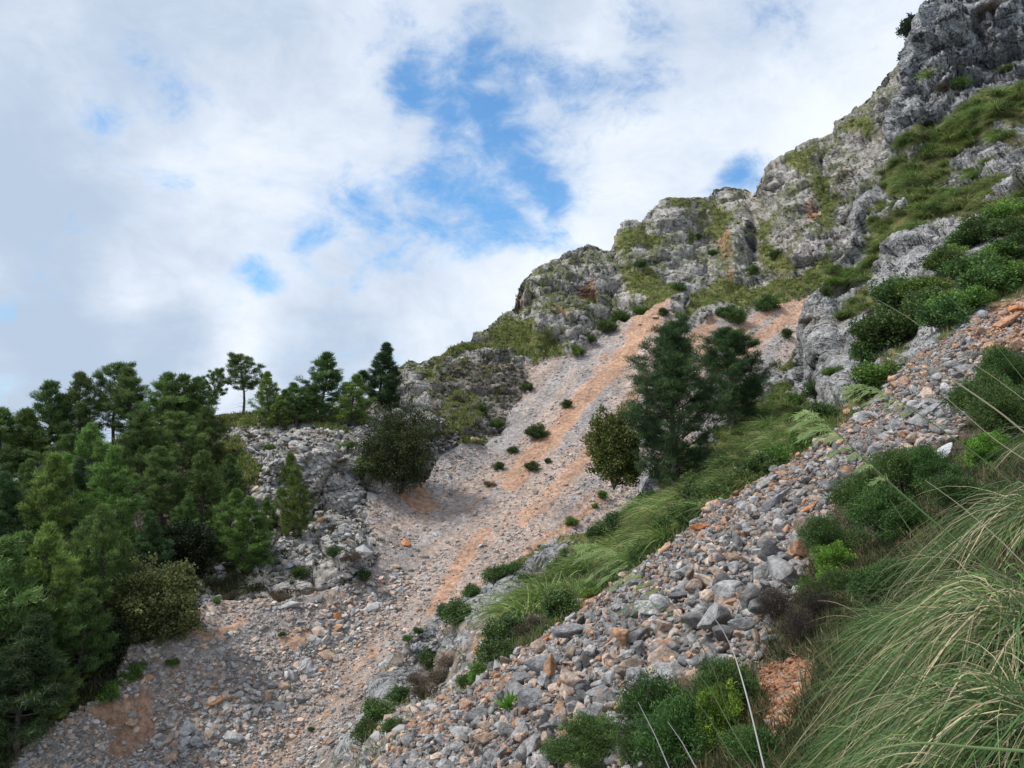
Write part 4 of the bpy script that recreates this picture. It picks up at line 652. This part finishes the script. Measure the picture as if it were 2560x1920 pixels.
dl = [(397, 705, 24, 'd', 'dark shrub at the lower left end of the spur'), (378, 722, 30, 'd', 'dark shrub in front of the lower spur rock'), (365, 738, 26, 'd', 'lowest dark shrub of the spur'), (392, 735, 22, 'd', 'dark shrub right of the lowest one'), (402, 745, 16, 'd', 'small shrub at the bottom of the spur'), (405, 638, 11, 'g', 'thin green bush on the spur tip'), (417, 632, 9, 'd', 'small upright dark bush on the spur tip'),
      (461, 628, 32, 'd', 'dark cushion shrub below the grey outcrop'), (447, 622, 18, 'd', 'dark shrub left of the cushion shrub'), (475, 600, 18, 'd', 'dark shrub on the outcrop edge over the scree'), (497, 588, 26, 'd', 'wide dark shrub on top of the outcrop'), (512, 583, 16, 'd', 'dark shrub right end of the outcrop top'), (505, 650, 40, 'd', 'wide dark green shrub below the grey tussock slope'), (495, 668, 34, 'd', 'dark shrub above the lower scree crest'), (525, 640, 26, 'b', 'grey brown heather above the scree crest'),
      (538, 630, 28, 'b', 'grey heather beside the dark crest shrub'), (562, 622, 40, 'd', 'long dark shrub along the scree crest'), (545, 600, 20, 'b', 'brown heather under the olive tussock'), (480, 678, 22, 'g', 'yellow green shrub above the scree crest'), (470, 690, 24, 'd', 'dark shrub by the lower crest'), (440, 684, 30, 'b', 'brown heather patch on the lower spur'), (425, 700, 28, 'b', 'brown heather left of the orange soil strip'), (450, 668, 26, 'b', 'brown heather above the orange soil strip'), (430, 668, 22, 'd', 'dark shrub among the brown heather'), (418, 685, 20, 'b', 'lower brown heather on the spur'),
      (610, 590, 26, 'd', 'dark shrub at the crest below the olive tussocks'), (590, 600, 20, 'g', 'green shrub over the scree crest'), (640, 566, 28, 'd', 'dark shrub along the mid crest'), (655, 552, 24, 'g', 'bright shrub along the mid crest'), (668, 538, 34, 'd', 'dark shrub left of the orange crest stone'), (690, 525, 34, 'd', 'dark shrub right of the orange crest stone'), (712, 508, 34, 'd', 'deep green shrub above the crest rocks'), (735, 496, 36, 'd', 'deep green shrub on the crest left of the pale boulder'), (755, 480, 34, 'd', 'deep green shrub above the pale boulder'), (778, 466, 32, 'g', 'green shrub above the scree crest'),
      (800, 452, 26, 'g', 'green shrub below the tussock ledge'), (725, 480, 34, 'd', 'dark shrub on the grass slope'), (695, 505, 28, 'd', 'dark shrub at the foot of the grass slope'), (560, 575, 24, 'd', 'dark shrub under the spur rocks'), (600, 545, 26, 'd', 'dark shrub at the top of the grass slope'), (622, 535, 30, 'd', 'dark shrub below the pines'), (645, 520, 34, 'd', 'dark shrub directly below the tall pine'), (530, 590, 20, 'd', 'dark shrub at the outcrop right end'), (820, 425, 30, 'd', 'black green shrub in the cleft beside the grey rocks'), (818, 400, 24, 'd', 'black green shrub upper in the same cleft'),
      (730, 405, 26, 'd', 'dark grass shrub beside the boulder on the crest'), (752, 395, 20, 'g', 'green shrub above the boulder on the crest'), (745, 420, 24, 'd', 'dark shrub above the orange soil ledge'), (845, 385, 18, 'g', 'yellow green shrub in the grey rocks'), (884, 388, 44, 'g', 'large green shrub behind the scree crest'), (870, 402, 30, 'd', 'dark shrub under the large green one'),
      (880, 350, 52, 'd', 'large dark shrub on the cliff foot'), (868, 362, 34, 'd', 'dark shrub lower left of the large cliff foot shrub'), (900, 336, 46, 'd', 'dark shrub above the large cliff foot shrub'), (900, 312, 50, 'd', 'broad dark shrub under the upper rocks'), (930, 318, 44, 'd', 'dark shrub in the middle of the cliff foot thicket'), (945, 330, 44, 'd', 'dark shrub right in the cliff foot thicket'), (925, 300, 40, 'g', 'green shrub atop the cliff foot thicket'), (960, 318, 44, 'g', 'bright shrub right of the thicket'), (985, 300, 50, 'd', 'dark shrub below the right rocks'), (1010, 288, 46, 'g', 'bright green shrub at the right edge'), (970, 285, 44, 'd', 'dark shrub above the bright shrub'), (990, 272, 40, 'g', 'green shrub on the right slope'),
      (1015, 262, 42, 'd', 'dark shrub at the right edge of the slope'), (965, 250, 36, 'd', 'dark green shrub above the upper rocks'), (985, 244, 38, 'd', 'dark green shrub right of the upper rocks'), (950, 262, 28, 'g', 'green shrub beside the upper rocks'), (945, 275, 36, 'd', 'dark shrub behind the upper rocks'), (1005, 225, 36, 'g', 'green shrub near the right edge above the rocks'), (1018, 240, 34, 'd', 'dark shrub at the far right under the tussocks'), (828, 305, 16, 'd', 'black shrub in the cliff notch'), (815, 330, 14, 'b', 'brown shrub on the cliff face'), (835, 285, 16, 'g', 'olive shrub above the cliff notch'), (855, 280, 16, 'g', 'olive shrub on the cliff shoulder'),
      (925, 126, 12, 'd', 'small dark shrub on the upper cliff'), (1005, 85, 20, 'd', 'dark shrub on the upper right cliff'), (985, 20, 26, 'b', 'brown green brush patch on the top cliff'), (928, 22, 10, 'd', 'tiny shrub on the topmost cliff'), (945, 100, 18, 'b', 'brown brush in the cliff recess'), (960, 98, 20, 'd', 'dark brush in the cliff recess')]
for (x, y, w_, kd, lb) in dl: shrub(x, y, w_, kd, B, lb, 'shrubs on the spur', .85)
rs = np.random.default_rng(77); k_ = 0
while k_ < 84:
    x = rs.uniform(540, 1024) if k_ < 46 else rs.uniform(540, 810); y = rs.uniform(110, 620)
    if y < B.sil(x)+8 or y > C.sil(x)-2 or mask(B, B_m, 'rock', np.array([x]), np.array([y]))[0] > .7: continue
    k_ += 1; shrub(x, y, rs.uniform(8, 20)*(1 if k_ < 47 else 1.15), rs.choice(['d', 'd', 'g', 'b']), B, 'small wild shrub scattered over the spur slope', 'small wild shrubs of the spur', rs.uniform(.6, 1.1))
# near bushes on sheet C
NB = {'d': [plant_meshes('near_bush', broad(70+i, 1., .85, 300, 70, .035, .009, .085, (.055, .115, .03), lump=7, upb=.6), M_LEAF) for i in range(3)], 'g': [plant_meshes('near_bush', broad(75+i, .9, 1., 160, 70, .05, .014, .075, (.12, .24, .035), lump=9, upb=.8), M_LEAF) for i in range(2)],
      'b': [plant_meshes('near_bush', broad(78, 1., .8, 260, 50, .03, .006, .09, (.05, .043, .036), lump=6, upb=.5), M_LEAF)]}
for (x, y, w_, kd, hf, lb) in [(662, 752, 90, 'd', .9, 'dark needle leaved bush at the bottom middle'), (720, 738, 85, 'd', 1., 'dark bush under the squared tan block'), (600, 764, 80, 'd', .7, 'low dark bush at the bottom edge beside the upright tan stone'), (560, 770, 50, 'd', .7, 'lowest left dark bush of the near scree'), (762, 770, 70, 'd', .8, 'dark bush beside the orange path'), (735, 705, 62, 'd', .8, 'dark bush above the orange path'), (640, 772, 60, 'd', .8, 'dark bush at the bottom edge'), (690, 775, 90, 'd', .9, 'dark bush below the bright spurge'),
      (664, 742, 44, 'g', 1.1, 'bright green spurge in the bottom bushes'), (718, 752, 60, 'g', 1., 'bright green spurge beside the dead stalk'), (645, 765, 34, 'g', .9, 'lower bright green spurge at the bottom edge'), (835, 582, 46, 'g', .8, 'yellow green spurge between scree and grass'),
      (795, 650, 56, 'b', .9, 'dry blackish heather between scree and tussocks'), (780, 625, 50, 'b', .9, 'dry dark heather upper left part'), (815, 625, 50, 'b', .9, 'dry dark heather next to the tussock blades'), (840, 560, 62, 'd', .9, 'dark green shrub edging the scree'), (870, 520, 66, 'd', .9, 'dark green shrub below the whitish slab'), (905, 505, 76, 'd', .9, 'dark green juniper like shrub in mid bank'), (895, 545, 80, 'd', .9, 'dark shrub right of the scree edge'), (935, 490, 60, 'd', .9, 'dark shrub under the whitish slab'),
      (825, 602, 50, 'd', .8, 'small dark shrub under the yellow green spurge'), (990, 425, 66, 'd', 1., 'dark shrub at the right side above the slab'), (1010, 395, 60, 'd', 1., 'dark shrub at the right edge below the orange slab'), (1020, 440, 70, 'd', 1., 'dark shrub at the right edge'), (985, 465, 50, 'g', .7, 'light green plant right of the whitish slab'), (960, 520, 70, 'd', .8, 'dark shrub behind the tussocks'), (880, 600, 80, 'd', .7, 'dark shrub behind the tussock blades')]:
    p, nn_ = C.at(x, y); w2 = 1.25*w_*p[1]/F; plant('bush', random.choice(NB[kd]), p-np.array([0, 0, .1*w2]), random.uniform(0, 6.28), (w2, w2, w2*hf), lb, 'bush', 'bushes beside the near scree', ('stem', 'foliage'))
g = leaves(np.random.default_rng(5), np.zeros((14, 3))+[0, 0, .03], unit(np.random.default_rng(6).normal(size=(14, 3))*[1, 1, .3]), 3, .22, .035, .02, (.10, .24, .03), .2, .5); p, _ = C.at(512, 712)
tag(link('leafy_plant', mesh_np('leafy_plant', g[0], g[1], M_LEAFN, g[2]), loc=p), 'bright green strap leaved plant growing among the stones', 'plant')

# ------------------------------------------------------------------ grass
def blades(r, n, L, w_, r0, el=(0.6, 1.5), droop=.55, wind=(0, 0, 0), cols=((.07, .12, .03), (.12, .16, .05), (.30, .26, .13)), pc=(.5, .35, .15), seg=5, Lv=.4, kink=0.):
    a = r.uniform(0, 2*np.pi, n); rr = r0*r.random(n)**.5; root = np.c_[np.cos(a)*rr, np.sin(a)*rr, np.full(n, -.03*L)]; a2 = a+r.normal(0, .7+3*kink, n); e = r.uniform(*el, n); ll = L*r.uniform(1-Lv, 1+Lv*.5, n); dr = droop*r.uniform(.4, 1.5, n)
    s = np.linspace(0, 1, seg+1)[None, :, None]; d = np.c_[np.cos(a2)*np.cos(e), np.sin(a2)*np.cos(e), np.sin(e)][:, None]; hd = np.c_[np.cos(a2), np.sin(a2), 0*a2][:, None]
    P = root[:, None]+ll[:, None, None]*(d*s+hd*(.25*dr[:, None, None])*s**2+np.array([0, 0, -1.])*dr[:, None, None]*s**2.2*.8+np.array(wind)*s**2*r.uniform(.6, 1.3, n)[:, None, None])
    P = P+r.normal(0, .01*L, (n, 1, 3))*s+kink*L*r.normal(0, 1, (n, 1, 3))*np.maximum(0, s-r.uniform(.2, .8, (n, 1, 1))); t = unit(np.gradient(P, axis=1)); sd = unit(np.cross(t, np.broadcast_to(r.normal(size=(n, 1, 3)), t.shape)))*w_*.5*(1-s**1.5*.92)*np.exp(r.normal(-.1, .4, n))[:, None, None]
    V = np.stack([P-sd, P+sd], 2).reshape(-1, 3); b = (np.arange(n)*(seg+1)*2)[:, None]; q = np.arange(seg)[None]*2; T = np.stack([b+q, b+q+1, b+q+3, b+q+2], -1).reshape(-1, 4)
    ci = r.choice(len(cols), n, p=pc); c = np.array(cols)[ci]*r.uniform(.55, 1.45, n)[:, None]; return V, T, np.repeat(c, (seg+1)*2, 0)
M_GRASS = material('grass_blade', .6, [], [], spec=.3, trans=.3, objvar=.7); M_NGRASS = material('near_grass_blade', .5, [], [], spec=.35, trans=.25)
W1 = (-.12, -.06, -.08)
TUS = [mesh_np('tussock', *[q for q in (lambda g: (g[0], g[1], M_GRASS, g[2]))(blades(np.random.default_rng(100+i), 560, .98, .022, .20, (.75, 1.56), .9, W1, ((.115, .19, .05), (.24, .31, .09), (.48, .44, .23)), (.5, .36, .14) if i % 2 else (.6, .36, .04)))]) for i in range(6)]
def in_poly(x, y, pl): return poly(x, y, pl) > 0
def lay_tussocks(pl, n, S, sz, lb, g, rockmax=.35, mask_=None):
    pl = np.array(pl); got = 0; r = np.random.default_rng(n); tries = 0; pts = []
    while got < n and tries < 20000:
        tries += 1; x = r.uniform(pl[:, 0].min(), pl[:, 0].max()); y = r.uniform(pl[:, 1].min(), pl[:, 1].max())
        if not in_poly(np.array([x]), np.array([y]), pl)[0]: continue
        if mask(S, B_m, 'rock', np.array([x]), np.array([y]))[0] > rockmax or y < S.sil(x)+2 or y > C.sil(x)+10: continue
        p, _ = S.at(x, y); rad = sz*.3*F/p[1]
        if any(abs(x-a) < rad and abs(y-b) < rad*.55 for a, b in pts): continue
        pts.append((x, y)); got += 1; s = sz*r.uniform(.45, 1.2); o = link('grass_tussock', TUS[r.integers(0, 6)], loc=p, rz=r.uniform(0, .6)-.3, sc=(s, s, s*r.uniform(.8, 1.05))); tag(o, lb, 'tussock', g)
    print('tussocks', lb, got)
lay_tussocks(Z5([(0, 850), (100, 770), (220, 680), (330, 620), (430, 540), (560, 440), (700, 340), (760, 300), (800, 260), (640, 230), (620, 130), (600, 40), (540, 60), (460, 130), (400, 180), (380, 280), (300, 410), (200, 440), (180, 540), (60, 620), (0, 700), (-60, 860)]), 120, B, .95, 'leaning green tussock on the steep grass slope beside the near scree', 'tussocks on the lower grass slope')
lay_tussocks(Z3([(620, 1060), (900, 1010), (1050, 930), (1130, 880), (1260, 780), (1330, 700), (1200, 560), (1000, 640), (960, 740), (880, 800), (780, 900), (700, 980), (600, 1040)]), 60, B, .9, 'olive tussock on the lower grass slope below the spur pines', 'tussocks below the pines')
lay_tussocks(Z4([(930, 720), (1080, 650), (1380, 520), (1600, 380), (1600, 1050), (1440, 1000), (1200, 980), (1180, 1040), (1040, 1110), (960, 1060), (900, 900)]), 125, B, 1.1, 'green tussock on the upper right slope under the cliff', 'tussocks under the top cliff')
lay_tussocks(Z4([(700, 1200), (760, 1060), (850, 980), (900, 1000), (1000, 1090), (940, 1170), (860, 1240), (880, 1400), (800, 1500), (700, 1480), (620, 1320)]), 36, B, .95, 'straw and green tussock between the grey outcrops', 'tussocks between the outcrops', .7)
lay_tussocks([(738, 402), (760, 385), (785, 358), (802, 340), (810, 370), (800, 400), (770, 410), (745, 420)], 18, B, .8, 'tussock on the spur crest right of the pines', 'tussocks on the spur crest')
lay_tussocks([(905, 100), (930, 60), (1020, 60), (1020, 100), (960, 110)], 5, B, 1.0, 'tussock growing from a ledge of the top cliff', 'tussocks on cliff ledges', 1.1)
for (x, y, s, lb) in [(566, 590, 1.9, 'largest olive dome tussock above the scree crest'), (548, 606, 1.9, 'broad yellow green dome tussock left of the largest one'), (525, 618, 1.6, 'low dome tussock at the lower end of the grass slope'), (590, 572, 1.6, 'dome tussock behind the feathery plume'), (620, 552, 1.6, 'dome tussock right of the feathery plume'), (660, 510, 1.6, 'pale straw tussock on the shoulder below the pines'), (700, 470, 1.6, 'straw edged tussock near the pine trunk')]:
    p, _ = B.at(x, y); tag(link('grass_tussock', TUS[int(x) % 6], loc=p, sc=(s, s, s*.72)), lb, 'tussock', 'large dome tussocks')
# far grass and brush as stuff
def far_tufts(name, lb, ok_fn, n, k, L, w_, cols, S, seed, xr, yr):
    r = np.random.default_rng(seed); x = r.uniform(*xr, n); y = r.uniform(*yr, n); p, _ = S.at(x, y); ok = ok_fn(x, y, p, r) & (y > S.sil(x)+1); p = p[ok]; n = len(p)
    c = np.repeat(p, k, 0); m = len(c); b = c+r.normal(0, L*.45, (m, 3))*[1, 1, .1]; d = unit(r.normal(size=(m, 3))*.6+[-.15, 0, 1.]); l = L*r.uniform(.5, 1.2, m)[:, None]; s = unit(np.cross(d, r.normal(size=(m, 3))))*w_*.5
    V = np.stack([b-s, b+s, b+d*l], 1).reshape(-1, 3); ci = np.repeat(r.integers(0, len(cols), n), k); cc = np.array(cols)[ci]*np.repeat(r.uniform(.7, 1.3, n), k)[:, None]*r.uniform(.8, 1.2, m)[:, None]
    tag(link(name, mesh_np(name, V, np.arange(m*3).reshape(-1, 3), M_LEAFN, np.repeat(cc, 3, 0))), lb, kind='stuff'); print(name, n)
gcol = [(.16, .22, .055), (.25, .28, .08), (.11, .17, .045), (.29, .28, .11)]
far_tufts('mountain_grass', 'yellow green grass patches on the far mountain side', lambda x, y, p, r: r.random(len(x)) < mask(A, A_m, 'grass', x, y)*.95+.4*mask(A, A_m, 'tuft', x, y), 100000, 14, .5, .10, gcol, A, 401, (0, 880), (120, 600))
far_tufts('mountain_brush', 'dark low brush dotted over the mountain rocks', lambda x, y, p, r: (mask(A, A_m, 'scree', x, y) < .3) & (r.random(len(x)) < .05+.5*mask(A, A_m, 'garr', x, y)+.22*mask(A, A_m, 'grass', x, y)+.25*(fbm(p, 5, 3, .5, 411) > .18)) & (y < 470+(x < 400)*140), 34000, 26, .34, .10, [(.035, .05, .02), (.05, .06, .025), (.09, .07, .045), (.11, .12, .04)], A, 402, (220, 890), (80, 600))
far_tufts('woodland_floor', 'undergrowth and litter beneath the pines of the left slope', lambda x, y, p, r: r.random(len(x)) < mask(A, A_m, 'wood', x, y)*.7, 12000, 26, .5, .08, [(.05, .075, .025), (.10, .08, .05), (.03, .045, .02), (.08, .11, .03)], A, 403, (-40, 290), (400, 790))
far_tufts('spur_grass', 'short grass and herbs between the tussocks of the spur', lambda x, y, p, r: (mask(B, B_m, 'rock', x, y) < .5) & (mask(B, B_m, 'soil', x, y) < .4) & (y < C.sil(np.maximum(x, 331))+8) & (r.random(len(x)) < np.where((x < 520) & (y > 600), .12, .8)), 60000, 14, .26, .024, [(.075, .13, .035), (.15, .19, .06), (.22, .20, .10), (.055, .09, .03)], B, 404, (340, 1030), (60, 780))
far_tufts('cliff_tufts', 'sparse tufts in the cracks of the cliff', lambda x, y, p, r: (mask(B, B_m, 'rock', x, y) > .5) & (fbm(p, 3, 4, .6, 421) > .2) & (r.random(len(x)) < .5), 20000, 16, .3, .03, [(.06, .08, .03), (.14, .13, .06), (.05, .06, .025)], B, 405, (340, 1030), (0, 620))
far_tufts('bank_litter', 'short grass and dead litter on the near bank', lambda x, y, p, r: (mask(C, C_m, 'bank', x, y) > .6) & (mask(C, C_m, 'path', x, y) < .3), 16000, 16, .09, .006, [(.05, .08, .025), (.22, .17, .09), (.04, .05, .02)], C, 406, (560, 1040), (330, 800))
# near tussocks
gn_ = 'long bladed tussocks in front on the right'
ncol = ((.075, .145, .045), (.125, .215, .065), (.21, .29, .09), (.50, .42, .26))
WND = {4: (-.18, -.05, -.6), 5: (-.22, 0, -.7), 3: (-.1, -.1, -.4), 12: (-.25, 0, -.6), 11: (-.15, 0, -.5), 8: (-.15, -.05, -.4)}
for i, (x, y, L, n, pc_, el, lb) in enumerate([(880, 748, .24, 2400, (.5, .33, .14, .03), (.5, 1.5), 'fine green tussock right of the orange path'), (915, 700, .3, 2400, (.45, .33, .14, .08), (.6, 1.5), 'fine bladed tussock behind the front ones'), (842, 772, .17, 1100, (.5, .35, .13, .02), (.5, 1.5), 'low tussock at the bottom beside the path'),
      (985, 730, .42, 2400, (.42, .28, .1, .20), (.9, 1.5), 'tall tussock with straw blades at the lower right'), (1050, 640, .66, 2900, (.36, .24, .1, .30), (.9, 1.5), 'large tussock with many dry straw blades at the right edge'), (1075, 530, .72, 2500, (.38, .24, .1, .28), (.9, 1.5), 'tussock leaning in from the right edge'), (955, 640, .36, 2000, (.42, .35, .13, .1), (.6, 1.5), 'mid bank tussock above the fine ones'),
      (900, 640, .3, 1300, (.45, .35, .13, .07), (.6, 1.5), 'small tussock beside the dry heather'), (1015, 600, .42, 1700, (.4, .33, .12, .15), (.6, 1.5), 'tussock below the dark shrubs at right'), (1000, 800, .4, 2200, (.4, .25, .15, .2), (.6, 1.4), 'tussock at the bottom right corner'), (915, 790, .28, 1800, (.45, .35, .12, .08), (.6, 1.4), 'tussock at the bottom edge right of middle'), (1075, 740, .6, 2200, (.38, .24, .1, .28), (.9, 1.5), 'tussock beyond the lower right corner'), (1070, 450, .7, 900, (.4, .3, .1, .2), (.9, 1.5), 'loose tussock under the right edge shrubs'), (965, 570, .34, 900, (.4, .35, .15, .1), (.7, 1.5), 'thin tussock above the bank shrubs')]):
    p, _ = C.at(x, y); V, T, c = blades(np.random.default_rng(500+i), n, L, .0030 if L < .45 else .0042, L*.28, el, 1.3, WND.get(i, (-.1, -.1, -.1)), ncol, pc_, 8, .75, .3)
    tag(link('grass_tussock', mesh_np('near_tussock', V, T, M_NGRASS, c), loc=p), lb, 'tussock', gn_)
# single long stalks, dead stems and feathery plumes
def mat_flat(nm, t): return material(nm, .6, tint=t)
MS, MSD, MSW = mat_flat('green_stalk', (.14, .20, .07)), mat_flat('straw_stalk', (.42, .36, .22)), mat_flat('dead_stem', (.55, .52, .48))
def bez(pts, n=24):
    P = np.array([ray(x, y)*d for x, y, d in pts]); t = np.linspace(0, 1, len(P)); s = np.linspace(0, 1, n)
    q = np.c_[[np.interp(s, t, P[:, i]) for i in range(3)]].T; k = np.array([1, 2, 3, 2, 1])/9.; qq = q.copy()
    for i in range(3): qq[2:-2, i] = np.convolve(q[:, i], k, 'valid')
    return qq
def stalk(nm, pts, r0, r1, m, lb, cat='stalk'):
    P = bez(pts); v, t = tubes([(P, np.linspace(r0, r1, len(P)))], 6); o = link(nm, mesh_np(nm, v, t, m, None, True)); return tag(o, lb, cat, 'long stalks over the near slope'), P
def plume(pts, r0, m, lb, n=26, L=.05, col=(.42, .52, .20), wd=.0011):
    o, P = stalk('feathery_grass', pts, r0, r0*.4, m, lb, 'grass plume'); r = np.random.default_rng(int(pts[0][0])); k = len(P); Q = P[int(k*.45):]; n2 = n*28; f = r.random(n2)*(len(Q)-1.01); i = f.astype(int); b = Q[i]+(Q[i+1]-Q[i])*(f-i)[:, None]
    ax = unit(Q[i+1]-Q[i]); ntas = 12; ft = np.linspace(.02, .98, ntas); ti = r.integers(0, ntas, n2); fq = ft[ti]*(len(Q)-1.01); i = fq.astype(int); b0 = Q[i]+(Q[i+1]-Q[i])*(fq-i)[:, None]; ax = unit(Q[-1]-Q[0])
    tl = L*(.55+.7*np.sin(ft*3.1))*r.uniform(.7, 1.2, ntas); td = unit(ax*.75+np.array([-.35, 0, .12])+r.normal(0, .22, (ntas, 3))); u = r.random(n2)**.8; at_ = lambda uu: b0+tl[ti][:, None]*(td[ti]*uu[:, None]+np.array([-.3, 0, -.7])*(uu**2)[:, None])
    b = at_(u)+r.normal(0, .05*L, (n2, 3)); e = at_(u+.22)+r.normal(0, .09*L, (n2, 3)); dv = unit(e-b); sd = unit(np.cross(dv, np.broadcast_to(FWD, dv.shape)))*wd; m_ = (b+e)/2
    V = np.stack([b, m_-sd, e, m_+sd], 1).reshape(-1, 3); T = np.arange(n2*4).reshape(-1, 4)
    me = mesh_np('spikelets', V, T, M_NGRASS, np.repeat(np.array(col)*r.uniform(.7, 1.35, n2)[:, None], 4, 0)); link('plume', me, o); return o
plume([(1040, 620, 2.6), (980, 560, 2.6), (920, 510, 2.6), (870, 465, 2.6), (842, 437, 2.6), (826, 422, 2.6), (808, 412, 2.6)], .0035, MS, 'thick green stalk with feathery plume over the crest of the scree', 30, .075)
plume([(1030, 500, 3.0), (985, 460, 3.0), (935, 425, 3.0), (905, 404, 3.0), (886, 393, 3.0), (868, 385, 3.0), (852, 386, 3.0)], .0025, MS, 'feathery plume in front of the green shrub on the crest', 18, .06)
plume([(730, 720, 3.2), (712, 660, 3.2), (680, 612, 3.2), (650, 582, 3.2), (628, 562, 3.2), (608, 548, 3.2), (584, 546, 3.2)], .0016, MS, 'drooping feathery plume before the olive tussocks', 26, .075)
plume([(740, 735, 3.4), (722, 690, 3.4), (700, 640, 3.4), (672, 610, 3.4), (655, 603, 3.4), (640, 603, 3.4), (626, 608, 3.4)], .0012, MS, 'faint small plume over the grey stones', 10, .05, (.34, .42, .28))
for a in [([(766, 775, 2.2), (748, 700, 2.25), (735, 655, 2.3), (722, 628, 2.3), (700, 600, 2.3)], .0026, .0008, MSW, 'whitish dead stem standing over the bottom bushes'), ([(672, 775, 2.2), (655, 735, 2.2), (638, 702, 2.2)], .002, .0008, MSW, 'left short dead stem at the bottom edge'), ([(700, 775, 2.1), (682, 742, 2.1), (668, 722, 2.1)], .0018, .0007, MSW, 'middle short dead stem at the bottom edge'),
      ([(760, 775, 2.), (735, 735, 2.), (712, 692, 2.), (695, 670, 2.)], .0022, .0008, MS, 'greenish stem leaning left over the bottom bushes'), ([(745, 775, 2.1), (728, 750, 2.1), (705, 712, 2.1), (672, 670, 2.1)], .0016, .0006, MS, 'thin greenish stem beside the leaning one'), ([(1045, 450, 2.4), (1000, 412, 2.4), (950, 378, 2.4), (912, 358, 2.4), (893, 353, 2.4)], .0028, .0014, MSD, 'straw stalk with pale tip across the upper scree'),
      ([(1035, 408, 3.), (990, 374, 3.), (950, 350, 3.), (910, 318, 3.), (878, 300, 3.)], .0014, .0006, MSD, 'thin straw stalk before the cliff foot thicket'), ([(1040, 400, 2.8), (1000, 350, 2.8), (970, 318, 2.8), (938, 286, 2.8)], .0014, .0006, MS, 'thin green stalk before the upper thicket'), ([(1040, 655, 1.9), (985, 600, 1.9), (930, 560, 1.9), (890, 500, 1.9)], .0018, .0007, MS, 'long green blade crossing the bank shrubs'),
      ([(1040, 470, 2.), (995, 440, 2.), (960, 410, 2.), (940, 392, 2.)], .0014, .0006, MSD, 'thin straw blade above the whitish slab'), ([(1040, 580, 1.8), (1000, 540, 1.8), (960, 505, 1.8), (925, 480, 1.8)], .0016, .0006, MSD, 'straw blade crossing the dark bank shrubs'), ([(1040, 752, 1.3), (980, 748, 1.3), (920, 742, 1.3), (880, 748, 1.32), (850, 766, 1.35)], .003, .001, MS, 'broad green blade bending across the bottom right')]:
    stalk('grass_stalk', *a)
# bare grey twigs in the pine stand
for i, (x, y, hp, lb) in enumerate([(190, 470, 36, 'bare grey branches of a dead tree in the pine stand'), (85, 450, 26, 'grey dead twigs under the bright flat topped pine'), (262, 582, 22, 'grey roots below the broad light pine'), (54, 610, 26, 'dead boughs in the light yellow green pine'), (140, 525, 20, 'dead branch in the shade of the pines')]):
    p, H = size_for(x, y, hp, A); r = np.random.default_rng(600+i); ps = []
    for k in range(26):
        d = unit(r.normal(size=3)*[1, .6, .5]+[-.5+(i == 2)*.5, -.5, .6]); a0 = np.array([0, 0, 0.]); e = d*H*r.uniform(.4, 1); ps.append((np.array([a0, e*.5+r.normal(0, .05*H, 3), e]), np.array([.05, .03, .012])*H/4))
        for j in range(3): b = e*r.uniform(.4, .9); ps.append((np.array([b, b+unit(d+r.normal(0, .6, 3))*H*.25]), np.array([.02, .006])*H/4))
    v, t = tubes(ps, 4); tag(link('dead_branches', mesh_np('dead_branches', v, t, M_TWIG), loc=p-FWD*1.5*0), lb, 'dead branches')
